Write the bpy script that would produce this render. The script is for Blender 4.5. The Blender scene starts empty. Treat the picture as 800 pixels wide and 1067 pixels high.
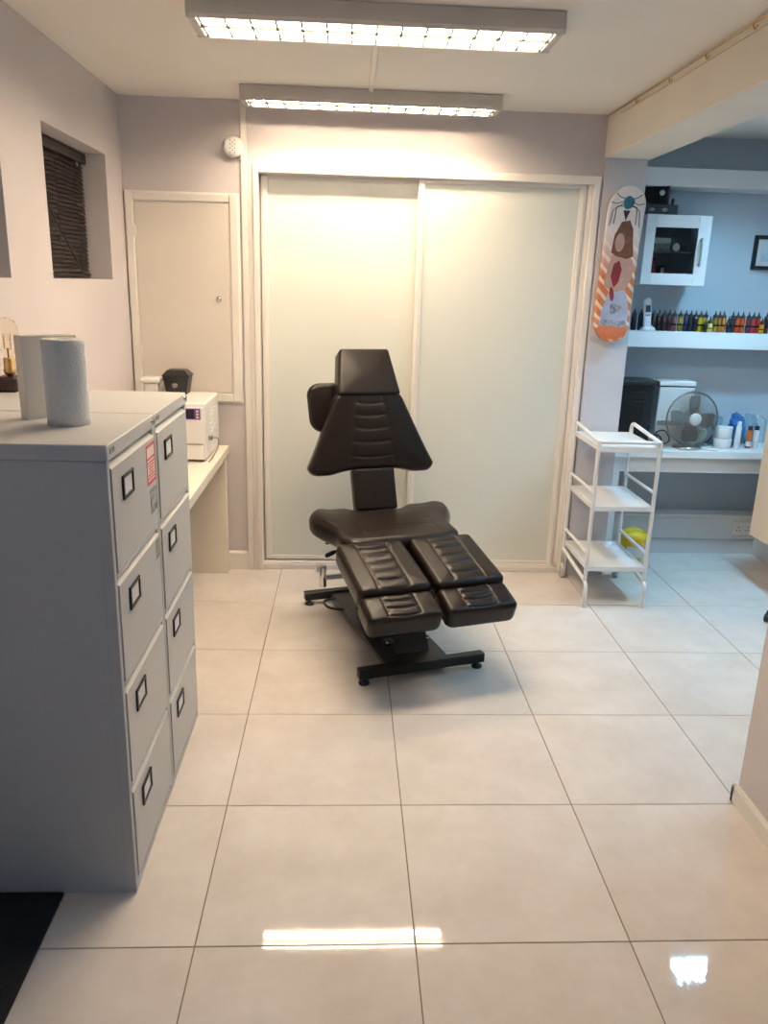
import bpy, math, random
from mathutils import Vector, Matrix
random.seed(7)
S = bpy.context.scene
COL = S.collection
R = math.radians

# ------------------------------------------------------------------ camera
cam_d = bpy.data.cameras.new('camera'); cam = bpy.data.objects.new('camera', cam_d); COL.objects.link(cam)
yaw, pit, rol = R(3.026), R(16.14), R(1.725)
fw = Vector((math.sin(yaw)*math.cos(pit), math.cos(yaw)*math.cos(pit), -math.sin(pit)))
r0 = Vector((math.cos(yaw), -math.sin(yaw), 0)); u0 = r0.cross(fw)
rv = r0*math.cos(rol) + u0*math.sin(rol); uv = -r0*math.sin(rol) + u0*math.cos(rol)
M = Matrix((rv, uv, -fw)).transposed().to_4x4(); M.translation = (0, 0, 1.738)
cam.matrix_world = M
cam_d.sensor_fit = 'VERTICAL'; cam_d.sensor_height = 36.0; cam_d.lens = 820.6/1067*36.0
cam_d.clip_start = 0.05
S.camera = cam
# ------------------------------------------------------------------ world, lights, exposure
W = bpy.data.worlds.new('world'); S.world = W; W.use_nodes = True
W.node_tree.nodes['Background'].inputs[0].default_value = (0.55, 0.72, 1.0, 1)
W.node_tree.nodes['Background'].inputs[1].default_value = 0.06
S.view_settings.view_transform = 'Standard'; S.view_settings.look = 'None'
S.view_settings.gamma = 1; S.view_settings.use_curve_mapping = False
S.view_settings.exposure = 0.66
TUBE = 165.0                                 # emission strength of the warm fluorescent tubes
WARM = (1.0, 0.79, 0.565)
COOL = 300.0                                 # emission strength of the small cool fitting in the side room
def area(name, loc, size, power, color, rot=(0, 0, 0), sy=None):
    d = bpy.data.lights.new(name, 'AREA'); d.energy = power; d.color = color
    d.shape = 'RECTANGLE'; d.size = size; d.size_y = sy or size
    o = bpy.data.objects.new(name, d); COL.objects.link(o); o.location = loc; o.rotation_euler = rot
    return o
area('side_room_light', (2.35, 2.9, 2.63), 0.9, 10, (0.36, 0.71, 1.0), sy=0.25)
area('rear_cool_fill', (-0.75, -0.9, 1.45), 1.0, 3.0, (0.14, 0.52, 1.0), rot=(R(90), 0, 0), sy=1.0)  # unseen cool fill added behind the camera to tint the cabinet side blue
try:
    S.cycles.use_denoising = True
    S.cycles.max_bounces = 8; S.cycles.diffuse_bounces = 5; S.cycles.sample_clamp_indirect = 6
except Exception: pass

# ------------------------------------------------------------------ materials
def mat(name, col, rough=0.5, metal=0.0, spec=0.5, noise=0.0, nscale=8.0, bump=0.0, bscale=200.0, emit=None, es=0.0,
        trans=0.0, coat=0.0, ior=1.45, col2=None, stretch=None):
    m = bpy.data.materials.new(name); m.use_nodes = True
    nt = m.node_tree; b = nt.nodes['Principled BSDF']
    b.inputs['Base Color'].default_value = (*col, 1); b.inputs['Roughness'].default_value = rough
    b.inputs['Metallic'].default_value = metal; b.inputs['Specular IOR Level'].default_value = spec
    b.inputs['IOR'].default_value = ior
    b.inputs['Transmission Weight'].default_value = trans
    b.inputs['Coat Weight'].default_value = coat; b.inputs['Coat Roughness'].default_value = 0.08
    if emit:
        b.inputs['Emission Color'].default_value = (*emit, 1); b.inputs['Emission Strength'].default_value = es
    tc = nt.nodes.new('ShaderNodeTexCoord')
    vec = tc.outputs['Object']
    if stretch:
        mp = nt.nodes.new('ShaderNodeMapping'); mp.inputs['Scale'].default_value = stretch
        nt.links.new(vec, mp.inputs['Vector']); vec = mp.outputs['Vector']
    if noise or col2:
        n = nt.nodes.new('ShaderNodeTexNoise'); n.inputs['Scale'].default_value = nscale; n.inputs['Detail'].default_value = 6
        nt.links.new(vec, n.inputs['Vector'])
        mx = nt.nodes.new('ShaderNodeMix'); mx.data_type = 'RGBA'
        rp = nt.nodes.new('ShaderNodeMapRange'); rp.inputs[1].default_value = 0.35; rp.inputs[2].default_value = 0.68
        nt.links.new(n.outputs['Fac'], rp.inputs[0]); nt.links.new(rp.outputs[0], mx.inputs['Factor'])
        c2 = col2 or tuple(c*(1-noise) for c in col)
        mx.inputs['A'].default_value = (*col, 1); mx.inputs['B'].default_value = (*c2, 1)
        nt.links.new(mx.outputs['Result'], b.inputs['Base Color'])
    if bump:
        n2 = nt.nodes.new('ShaderNodeTexNoise'); n2.inputs['Scale'].default_value = bscale; n2.inputs['Detail'].default_value = 3
        nt.links.new(vec, n2.inputs['Vector'])
        bp = nt.nodes.new('ShaderNodeBump'); bp.inputs['Strength'].default_value = bump; bp.inputs['Distance'].default_value = 0.002
        nt.links.new(n2.outputs['Fac'], bp.inputs['Height']); nt.links.new(bp.outputs['Normal'], b.inputs['Normal'])
    return m
MT = dict(
    wall=mat('wall_paint', (0.62, 0.575, 0.575), 0.75, noise=0.04, nscale=2, bump=0.12, bscale=90),
    wall_cool=mat('wall_paint_lilac', (0.50, 0.555, 0.61), 0.7, noise=0.04, nscale=2, bump=0.1, bscale=90),
    pillar=mat('wall_paint_pale', (0.60, 0.58, 0.61), 0.72, noise=0.04, nscale=2, bump=0.1, bscale=90),
    ceil=mat('ceiling_paint', (0.86, 0.82, 0.77), 0.85, noise=0.04, nscale=1.5, bump=0.25, bscale=60),
    beam=mat('beam_paint', (0.86, 0.80, 0.71), 0.8, noise=0.04, nscale=3, bump=0.1, bscale=80),
    trim=mat('trim_gloss_white', (0.80, 0.76, 0.70), 0.35, noise=0.03, nscale=5),
    plinth=mat('plinth_white', (0.66, 0.64, 0.64), 0.5, noise=0.05, nscale=4),
    door=mat('painted_door', (0.74, 0.68, 0.61), 0.5, noise=0.05, nscale=3, bump=0.05, bscale=40),
    glass=mat('frosted_glass', (0.70, 0.715, 0.66), 0.34, spec=0.6, noise=0.03, nscale=2),
    alu=mat('white_aluminium', (0.80, 0.76, 0.71), 0.3, spec=0.5),
    grout=mat('grout', (0.22, 0.17, 0.14), 0.9, noise=0.2, nscale=20),
    cab=mat('cabinet_grey_enamel', (0.500, 0.505, 0.505), 0.42, noise=0.03, nscale=3, bump=0.08, bscale=300),
    recess_shade=mat('dark_recess_shade', (0.12, 0.115, 0.11), 0.6),  # dark colour carries the shade in drawer slots and vent holes
    black=mat('black_plastic', (0.018, 0.018, 0.020), 0.38, noise=0.2, nscale=30),
    blackmetal=mat('black_enamel', (0.013, 0.012, 0.012), 0.32, noise=0.2, nscale=20),
    plate=mat('brown_black_metal', (0.035, 0.030, 0.028), 0.30, noise=0.2, nscale=9),
    paper=mat('paper_insert', (0.70, 0.69, 0.68), 0.8, noise=0.04, nscale=20),
    tissue=mat('tissue_paper', (0.66, 0.67, 0.67), 0.95, noise=0.05, nscale=60, bump=0.9, bscale=160),
    card=mat('brown_card', (0.30, 0.22, 0.16), 0.9, noise=0.1, nscale=40),
    leather=mat('black_leather', (0.012, 0.0075, 0.0058), 0.30, spec=0.38, noise=0.25, nscale=25, bump=0.18, bscale=420),
    chrome=mat('chrome', (0.72, 0.70, 0.67), 0.14, metal=1.0, noise=0.05, nscale=20),
    steel=mat('brushed_steel', (0.55, 0.52, 0.48), 0.28, metal=1.0, noise=0.1, nscale=40),
    greymetal=mat('grey_blade_metal', (0.25, 0.23, 0.21), 0.38, metal=0.7, noise=0.1, nscale=20),
    white=mat('white_plastic', (0.80, 0.79, 0.77), 0.35, noise=0.02, nscale=6),
    lacquer=mat('white_lacquer', (0.80, 0.80, 0.80), 0.3, noise=0.02, nscale=4),
    desk=mat('cream_lacquer', (0.80, 0.74, 0.64), 0.35, noise=0.03, nscale=4),
    creampanel=mat('cream_panel', (0.86, 0.68, 0.50), 0.5, noise=0.03, nscale=4),
    purple=mat('purple_panel', (0.17, 0.05, 0.22), 0.3, noise=0.1, nscale=40),
    screen=mat('dark_screen', (0.02, 0.018, 0.04), 0.2, noise=0.1, nscale=9),
    blind=mat('dark_brown_slats', (0.026, 0.018, 0.016), 0.55, noise=0.3, nscale=12),
    night=mat('dark_window_pane', (0.01, 0.012, 0.015), 0.1, noise=0.1, nscale=3),
    wood=mat('dark_wood', (0.055, 0.022, 0.015), 0.45, noise=0.4, nscale=10, stretch=(1, 6, 1)),
    brass=mat('brass', (0.62, 0.42, 0.18), 0.28, metal=1.0, noise=0.1, nscale=30),
    bulb=mat('bulb_glass', (1.0, 0.93, 0.82), 0.02, trans=1.0, ior=1.12),
    filament=mat('filament', (0.6, 0.3, 0.1), 0.4, metal=0.6),
    red=mat('red_print', (0.62, 0.10, 0.09), 0.6, noise=0.05, nscale=40),
    pinkpaper=mat('notice_paper', (0.74, 0.62, 0.60), 0.7, noise=0.05, nscale=40),
    greyphoto=mat('grey_photo_print', (0.45, 0.46, 0.47), 0.5, col2=(0.04, 0.04, 0.05), nscale=45),
    greyprint=mat('grey_print', (0.35, 0.32, 0.30), 0.5, col2=(0.16, 0.14, 0.13), nscale=60),
    yellow=mat('yellow_plastic', (0.85, 0.55, 0.02), 0.4, noise=0.08, nscale=10),
    mat_=mat('rubber_mat', (0.012, 0.011, 0.012), 0.85, noise=0.3, nscale=60, bump=0.6, bscale=500),
    redtin=mat('red_tin', (0.42, 0.02, 0.02), 0.4, noise=0.1, nscale=20),
    pane=mat('clear_pane', (0.75, 0.78, 0.78), 0.03, trans=1.0, ior=1.2),
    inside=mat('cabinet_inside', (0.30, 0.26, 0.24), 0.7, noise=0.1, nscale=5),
    bluebag=mat('blue_plastic', (0.05, 0.22, 0.62), 0.3, noise=0.4, nscale=18, trans=0.25),
    clearbag=mat('pale_blue_film', (0.55, 0.75, 0.85), 0.25, noise=0.2, nscale=18, trans=0.55, ior=1.15),
    green=mat('pale_green_plastic', (0.55, 0.70, 0.48), 0.4, noise=0.05, nscale=10),
    orange=mat('orange_plastic', (0.58, 0.14, 0.03), 0.35, noise=0.1, nscale=20),
    reflector=mat('fixture_reflector', (0.10, 0.098, 0.094), 0.35, noise=0.02, nscale=5),
    fixture=mat('fixture_enamel', (0.62, 0.58, 0.53), 0.4, noise=0.05, nscale=8),
    louvre=mat('louvre_grey', (0.035, 0.033, 0.031), 0.4, spec=0.2, noise=0.03, nscale=5),
    tube=mat('fluorescent_tube', (0.9, 0.9, 0.85), 0.4, emit=WARM, es=TUBE, noise=0.01),
    tube_dim=mat('dim_fluorescent_tube', (0.9, 0.9, 0.85), 0.4, emit=WARM, es=TUBE*.58, noise=0.01),  # emission lowered to calm the glare on the wall above the doors
    wire=mat('fan_wire_metal', (0.33, 0.31, 0.29), 0.35, metal=0.8, noise=0.1, nscale=30),
    wheel=mat('grey_white_wheel', (0.62, 0.60, 0.57), 0.5, noise=0.1, nscale=20),
    creamcard=mat('cream_card', (0.74, 0.68, 0.60), 0.7, noise=0.04, nscale=9),
    stitch=mat('beige_stitching', (0.22, 0.16, 0.11), 0.8, noise=0.1, nscale=90),
)
MT['tile'] = mat('polished_porcelain', (0.66, 0.62, 0.58), 0.10, spec=0.5, noise=0.07, nscale=2.2)
def tile_material():
    m = MT['tile']; nt = m.node_tree; b = nt.nodes['Principled BSDF']
    # cloudy two-scale mottling placed in world space, so neighbouring tiles differ
    geo = nt.nodes.new('ShaderNodeNewGeometry')
    oi = nt.nodes.new('ShaderNodeObjectInfo')
    add = nt.nodes.new('ShaderNodeVectorMath'); add.operation = 'ADD'
    mul = nt.nodes.new('ShaderNodeVectorMath'); mul.operation = 'SCALE'; mul.inputs['Scale'].default_value = 3.0
    nt.links.new(oi.outputs['Location'], mul.inputs[0])
    nt.links.new(geo.outputs['Position'], add.inputs[0]); nt.links.new(mul.outputs[0], add.inputs[1])
    n1 = nt.nodes.new('ShaderNodeTexNoise'); n1.inputs['Scale'].default_value = 3.2; n1.inputs['Detail'].default_value = 9; n1.inputs['Roughness'].default_value = 0.68
    nt.links.new(add.outputs[0], n1.inputs['Vector'])
    cr = nt.nodes.new('ShaderNodeValToRGB')
    cr.color_ramp.elements[0].position = 0.30; cr.color_ramp.elements[0].color = (0.60, 0.535, 0.485, 1)
    cr.color_ramp.elements[1].position = 0.66; cr.color_ramp.elements[1].color = (0.705, 0.655, 0.615, 1)
    nt.links.new(n1.outputs['Fac'], cr.inputs[0]); nt.links.new(cr.outputs[0], b.inputs['Base Color'])
    n2 = nt.nodes.new('ShaderNodeTexNoise'); n2.inputs['Scale'].default_value = 14; n2.inputs['Detail'].default_value = 5
    nt.links.new(add.outputs[0], n2.inputs['Vector'])
    mr = nt.nodes.new('ShaderNodeMapRange'); mr.inputs[3].default_value = 0.025; mr.inputs[4].default_value = 0.06
    nt.links.new(n2.outputs['Fac'], mr.inputs[0]); nt.links.new(mr.outputs[0], b.inputs['Roughness'])
tile_material()

# ------------------------------------------------------------------ mesh helpers
class MB:
    def __init__(s): s.v = []; s.f = []; s.sm = []
    def add(s, verts, faces, smooth=False, m=None):
        o = len(s.v)
        s.v += [Vector(p) if m is None else m @ Vector(p) for p in verts]
        for f in faces: s.f.append(tuple(i+o for i in f)); s.sm.append(smooth)
        return s
    def box(s, x0, x1, y0, y1, z0, z1, ch=0.0, m=None):
        if ch <= 0:
            V = [(x, y, z) for z in (z0, z1) for y in (y0, y1) for x in (x0, x1)]
            return s.add(V, [(0, 2, 3, 1), (4, 5, 7, 6), (0, 1, 5, 4), (2, 6, 7, 3), (0, 4, 6, 2), (1, 3, 7, 5)], False, m)
        ch = min(ch, (x1-x0)*.45, (y1-y0)*.45, (z1-z0)*.45)
        c = ((x0+x1)/2, (y0+y1)/2, (z0+z1)/2); h = ((x1-x0)/2, (y1-y0)/2, (z1-z0)/2)
        V = []; idx = {}
        for sx in (-1, 1):
            for sy in (-1, 1):
                for sz in (-1, 1):
                    for a in range(3):
                        p = [sx*(h[0]-ch), sy*(h[1]-ch), sz*(h[2]-ch)]; p[a] = (sx, sy, sz)[a]*h[a]
                        idx[(sx, sy, sz, a)] = len(V); V.append((c[0]+p[0], c[1]+p[1], c[2]+p[2]))
        F = []
        for a in range(3):
            b, d = (a+1) % 3, (a+2) % 3
            for sg in (-1, 1):
                q = []
                for (i, j) in ((-1, -1), (1, -1), (1, 1), (-1, 1)):
                    k = [0, 0, 0]; k[a] = sg; k[b] = i; k[d] = j; q.append(idx[(*k, a)])
                F.append(tuple(q) if sg > 0 else tuple(reversed(q)))
            for i in (-1, 1):
                for j in (-1, 1):
                    q = []
                    for e, ax in ((-1, b), (1, b), (1, d), (-1, d)):
                        k = [0, 0, 0]; k[a] = e; k[b] = i; k[d] = j; q.append(idx[(*k, ax)])
                    F.append(tuple(q) if i*j < 0 else tuple(reversed(q)))
        for sx in (-1, 1):
            for sy in (-1, 1):
                for sz in (-1, 1):
                    q = [idx[(sx, sy, sz, a)] for a in range(3)]
                    F.append(tuple(q) if sx*sy*sz > 0 else tuple(reversed(q)))
        return s.add(V, F, False, m)
    def lathe(s, prof, c=(0, 0, 0), n=24, m=None, smooth=True, cap=True, sx=1, sy=1):
        V = []; F = []
        for (r, z) in prof:
            for i in range(n):
                a = 2*math.pi*i/n; V.append((c[0]+r*sx*math.cos(a), c[1]+r*sy*math.sin(a), c[2]+z))
        for k in range(len(prof)-1):
            for i in range(n):
                j = (i+1) % n; F.append((k*n+i, k*n+j, (k+1)*n+j, (k+1)*n+i))
        s.add(V, F, smooth, m)
        if cap:
            o = len(s.v)
            if prof[0][0] > 1e-5: s.add(V[:n], [tuple(reversed(range(n)))], False, m)
            if prof[-1][0] > 1e-5: s.add(V[-n:], [tuple(range(n))], False, m)
        return s
    def cyl(s, p, q, r, n=12, r2=None, smooth=True):
        p, q = Vector(p), Vector(q); d = q-p; L = d.length
        m = Matrix.Translation(p) @ d.to_track_quat('Z', 'Y').to_matrix().to_4x4()
        return s.lathe([(r, 0), (r if r2 is None else r2, L)], n=n, m=m, smooth=smooth)
    def tube(s, pts, r, n=8, closed=False):
        pts = [Vector(p) for p in pts]; N = len(pts); V = []; F = []
        nrm = None
        for i in range(N):
            if closed: t = pts[(i+1) % N]-pts[i-1]
            else: t = pts[min(i+1, N-1)]-pts[max(i-1, 0)]
            t.normalize()
            if nrm is None:
                nrm = t.orthogonal().normalized()
            else:
                nrm = (nrm - t*nrm.dot(t)); nrm = nrm.normalized() if nrm.length > 1e-6 else t.orthogonal().normalized()
            b = t.cross(nrm)
            for k in range(n):
                a = 2*math.pi*k/n; V.append(pts[i]+(nrm*math.cos(a)+b*math.sin(a))*r)
        rg = N if closed else N-1
        for i in range(rg):
            for k in range(n):
                F.append((i*n+k, i*n+(k+1) % n, ((i+1) % N)*n+(k+1) % n, ((i+1) % N)*n+k))
        s.add(V, F, True)
        if not closed:
            s.add(V[:n], [tuple(reversed(range(n)))]); s.add(V[-n:], [tuple(range(n))])
        return s
    def prism(s, poly, axis, a0, a1, m=None, smooth=False):
        """poly: 2D list in the two remaining axes (in order), extruded along axis"""
        n = len(poly); V = []
        for a in (a0, a1):
            for (p, q) in poly:
                V.append({'x': (a, p, q), 'y': (p, a, q), 'z': (p, q, a)}[axis])
        F = [(i, (i+1) % n, n+(i+1) % n, n+i) for i in range(n)]
        s.add(V, F, smooth, m); s.add(V, [tuple(reversed(range(n))), tuple(range(n, 2*n))], False, m)
        return s
    def build(s, name, material, parent=None, origin=None, local=False):
        """world-coordinate vertices -> object; top-level objects get their origin at their base centre"""
        if parent is not None:
            off = Vector((0, 0, 0))
            if not local:
                p = parent
                while p: off += p.location; p = p.parent
        else:
            xs = [p.x for p in s.v]; ys = [p.y for p in s.v]; zs = [p.z for p in s.v]
            off = Vector(origin) if origin else Vector(((min(xs)+max(xs))/2, (min(ys)+max(ys))/2, min(zs)))
        me = bpy.data.meshes.new(name)
        me.from_pydata([p-off for p in s.v], [], s.f); me.update()
        import bmesh
        bm = bmesh.new(); bm.from_mesh(me); bmesh.ops.recalc_face_normals(bm, faces=bm.faces); bm.to_mesh(me); bm.free()
        for i, q in enumerate(me.polygons): q.use_smooth = s.sm[i]
        me.materials.append(MT[material] if isinstance(material, str) else material)
        o = bpy.data.objects.new(name, me); COL.objects.link(o)
        if parent is not None: o.parent = parent
        else: o.location = off
        return o
def rpath(pts, r, n=5):
    pts = [Vector(p) for p in pts]; out = [pts[0]]
    for i in range(1, len(pts)-1):
        a = pts[i-1]-pts[i]; b = pts[i+1]-pts[i]
        k = min(r, a.length*.49, b.length*.49); a = pts[i]+a.normalized()*k; b = pts[i]+b.normalized()*k
        for j in range(n+1):
            t = j/n; out.append(a*(1-t)**2+pts[i]*2*t*(1-t)+b*t*t)
    out.append(pts[-1]); return out
def tag(o, label=None, cat=None, group=None, kind=None):
    if label: o['label'] = label
    if cat: o['category'] = cat
    if group: o['group'] = group
    if kind: o['kind'] = kind
    return o
def thing(name, label, cat, loc, group=None, rz=0):
    o = bpy.data.objects.new(name, None); COL.objects.link(o); o.empty_display_size = 0.05
    o.location = loc; o.rotation_euler = (0, 0, rz)
    return tag(o, label, cat, group)
def structure(name, mb, m, label=None, cat=None):
    o = mb.build(name, m); tag(o, label, cat, kind='structure'); return o
def copy_tree(o, parent=None):
    c = o.copy(); COL.objects.link(c)
    if parent: c.parent = parent
    for ch in list(o.children): copy_tree(ch, c)
    return c
def rotm(loc, rx=0, ry=0, rz=0):
    from mathutils import Euler
    return Matrix.Translation(loc) @ Euler((rx, ry, rz)).to_matrix().to_4x4()

# ================================================================== SETTING
CZ = 2.66; LW = -1.23; BW = 4.676; RWY = 5.20; RX = 2.98
# floor: slab with grout, tiles as pieces
fl = MB().box(-1.6, 3.3, -1.7, 5.4, -0.10, -0.003).build('floor', 'grout'); tag(fl, 'floor of large polished cream porcelain tiles with thin brown joints', 'floor', kind='structure')
tmesh = None
for j in range(-6, 7):
    for i in range(-2, 6):
        x0, y0 = -.386+.6*i, 1.740+.6*j
        if x0 > 3.2 or y0 > 5.3 or y0 < -1.9: continue
        if tmesh is None:
            g = .0016
            o = MB().box(x0+g, x0+.6-g, y0+g, y0+.6-g, -0.012, 0.0, ch=.0012).build('tile', 'tile', fl)
            # origin to tile corner so the mesh can be shared
            for v in o.data.vertices: v.co -= Vector((x0, y0, 0)) - fl.location
            tmesh = o.data
            o.location = Vector((x0, y0, 0)) - fl.location
        else:
            o = bpy.data.objects.new('tile', tmesh); COL.objects.link(o); o.parent = fl
            o.location = Vector((x0, y0, 0)) - fl.location
for ob in fl.children: ob.location.z = -fl.location.z*0 + ob.location.z
# ceiling
structure('ceiling', MB().box(-1.6, 3.3, -1.7, 5.5, CZ, CZ+.1), 'ceil', 'flat cream painted ceiling', 'ceiling')
# left wall with two window niches
N1 = (3.50, 4.37); N2 = (2.20, 3.07); NZ = (1.72, 2.325)
wl = MB()
x0, x1 = LW-.30, LW
wl.box(x0, x1, -1.7, 5.0, -.1, NZ[0]); wl.box(x0, x1, -1.7, 5.0, NZ[1], CZ+.05)
wl.box(x0, x1, -1.7, N2[0], NZ[0], NZ[1]); wl.box(x0, x1, N2[1], N1[0], NZ[0], NZ[1]); wl.box(x0, x1, N1[1], 5.0, NZ[0], NZ[1])
structure('wall_left', wl, 'wall', 'lilac grey left wall with two recessed window openings', 'wall')
for k, (a, b) in enumerate((N1, N2)):
    w = MB().box(LW-.27, LW-.22, a, b, NZ[0], NZ[0]+.05).box(LW-.27, LW-.22, a, b, NZ[1]-.05, NZ[1]).box(LW-.27, LW-.22, a, a+.05, NZ[0]+.05, NZ[1]-.05).box(LW-.27, LW-.22, b-.05, b, NZ[0]+.05, NZ[1]-.05)
    wo = structure('window_%d' % (k+1), w, 'trim', 'window in the recess %s' % ('behind the dark venetian blind' if k == 0 else 'at the left edge of the photo'), 'window')
    MB().box(LW-.255, LW-.245, a+.05, b-.05, NZ[0]+.05, NZ[1]-.05).build('pane', 'night', wo)
# back wall with the wardrobe opening
OX0, OX1, OZ = -.497, 1.362, 2.325
wb = MB().box(LW-.05, OX0, BW, BW+.14, -.1, CZ+.05).box(OX0, OX1, BW, BW+.14, OZ, CZ+.05).box(OX1, 1.42, BW, BW+.14, -.1, CZ+.05)
wb.box(OX0-.1, OX1+.1, BW+.30, BW+.34, -.1, CZ)
structure('wall_back', wb, 'wall', 'lilac grey back wall around the sliding doors', 'wall')
# pillar + beam
structure('wall_pillar', MB().box(1.41, 1.645, 4.64, 5.3, -.1, 2.45), 'pillar', 'narrow grey pillar under the beam, beside the sliding doors', 'pillar')
structure('ceiling_beam', MB().box(1.41, 1.665, -1.7, 5.3, 2.44, CZ+.02, ch=.004), 'beam', 'deep cream ceiling beam running from the pillar towards the viewer', 'beam')
# right room
structure('wall_back_right', MB().box(1.6, RX+.1, RWY, RWY+.1, -.1, CZ+.05), 'wall_cool', 'blue lit back wall of the side room behind the shelves', 'wall')
structure('wall_right', MB().box(RX, RX+.1, -1.7, 5.3, -.1, CZ+.05), 'wall_cool')
structure('wall_front_right', MB().box(1.41, 1.58, -1.7, 2.352, -.1, 2.445, ch=.004), 'wall', 'end of the partition wall in the right foreground', 'wall')
bb = MB().prism([(1.41, 0), (1.396, 0), (1.396, .060), (1.403, .072), (1.41, .072)], 'y', -1.6, 2.366)
bb.prism([(2.352, 0), (2.366, 0), (2.366, .060), (2.359, .072), (2.352, .072)], 'x', 1.396, 1.58)
structure('baseboard_front_right', bb, 'trim', 'low white skirting along the foreground partition wall', 'skirting')
# boxed-in skirting below the side-room desk
bxr = MB().box(1.645, RX, 5.085, RWY, 0, .105).box(1.645, RX, 5.07, RWY, .112, .262, ch=.003).box(1.645, RX, 5.062, RWY, .262, .285, ch=.004)
structure('baseboard_back_right', bxr, 'plinth', 'boxed in pale skirting along the floor below the side room desk', 'skirting')
structure('baseboard_right', MB().box(2.842, RX, 3.0, 5.085, 0, .245, ch=.004), 'plinth', 'low boxed plinth along the right wall under the cream unit', 'skirting')
structure('baseboard_back', MB().prism([(BW, 0), (BW-.014, 0), (BW-.014, .105), (BW-.006, .118), (BW, .118)], 'x', LW, -.555), 'trim', 'white skirting between the desk end and the sliding door frame', 'skirting')
structure('baseboard_left', MB().box(LW, LW+.014, -1.6, BW, 0, .11), 'trim')

# wardrobe surround: trunking strip + jambs + head track
t1 = MB().box(-.590, -.555, BW-.016, BW, 0, CZ, ch=.003)
structure('trim_1', t1, 'trim', 'thin vertical white trunking left of the sliding doors', 'trim')
t2 = MB().box(-.555, -.500, BW-.010, BW+.01, 0, 2.36, ch=.003).box(-.528, -.497, BW-.024, BW+.11, 0, 2.325, ch=.004)
t2.box(1.362, 1.400, BW-.024, BW+.11, 0, 2.335, ch=.004).box(1.338, 1.364, BW+.0, BW+.11, 0, 2.3, ch=.003)
t2.box(-.528, 1.400, BW-.026, BW+.11, 2.302, 2.345, ch=.004).box(-.500, 1.364, BW-.004, BW+.11, 0, .036, ch=.003)
t2.box(-.500, 1.364, BW+.0, BW+.02, .036, .046)
structure('trim_2', t2, 'alu', 'white aluminium surround and track of the sliding doors', 'door frame')
def slider(name, x0, x1, y, z0, z1, label):
    f = MB().box(x0, x0+.040, y, y+.035, z0, z1, ch=.004).box(x1-.040, x1, y, y+.035, z0, z1, ch=.004)
    f.box(x0+.012, x0+.026, y-.006, y+.004, z0, z1, ch=.002).box(x1-.026, x1-.012, y-.006, y+.004, z0, z1, ch=.002)
    f.box(x0+.04, x1-.04, y+.002, y+.033, z0, z0+.022).box(x0+.04, x1-.04, y+.002, y+.033, z1-.02, z1)
    o = structure(name, f, 'alu', label, 'sliding door')
    MB().box(x0+.038, x1-.038, y+.014, y+.022, z0+.02, z1-.018).build('glass_panel', 'glass', o)
    return o
slider('door_2', -.492, .440, BW+.062, .046, 2.300, 'left sliding door of pale frosted glass behind the black chair')
slider('door_3', .388, 1.336, BW+.012, .046, 2.302, 'right sliding door of pale frosted glass beside the white trolley')
# hatch door on the back wall
DX0, DX1, DZ0, DZ1 = -1.222, -.607, 1.045, 2.185
fr = MB()
def bar(x0, x1, z0, z1): fr.box(x0, x1, BW-.026, BW, z0, z1, ch=.006)
bar(DX0, DX0+.045, DZ0, DZ1); bar(DX1-.050, DX1, DZ0, DZ1); bar(DX0+.045, DX1-.05, DZ1-.045, DZ1); bar(DX0+.045, DX1-.05, DZ0, DZ0+.05)
fr.box(DX0-.004, DX1+.006, BW-.014, BW, DZ0-.008, DZ1+.006, ch=.003)
d1 = structure('door_1', fr, 'trim', 'small cream hatch door in a white frame above the desk', 'door')
MB().box(DX0+.049, DX1-.055, BW-.020, BW-.002, DZ0+.055, DZ1-.052, ch=.002).build('door_panel', 'door', d1)
kn = MB(); kn.lathe([(.006, 0), (.006, .016), (.014, .020), (.016, .027), (.011, .034), (0, .036)], m=rotm((-.722, BW-.019, 1.63), rx=R(90)), n=16)
tag(kn.build('door_knob', 'chrome', d1), 'small metal knob')
for z in (1.30, 1.95):
    MB().box(DX0+.041, DX0+.053, BW-.030, BW-.019, z, z+.06, ch=.002).build('hinge', 'trim', d1)
# ceiling trunking between the fixtures
structure('trim_3', MB().box(.088, .112, 3.3, 4.31, CZ-.013, CZ, ch=.002), 'trim', 'white cable trunking on the ceiling between the two light fittings', 'trunking')

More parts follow.
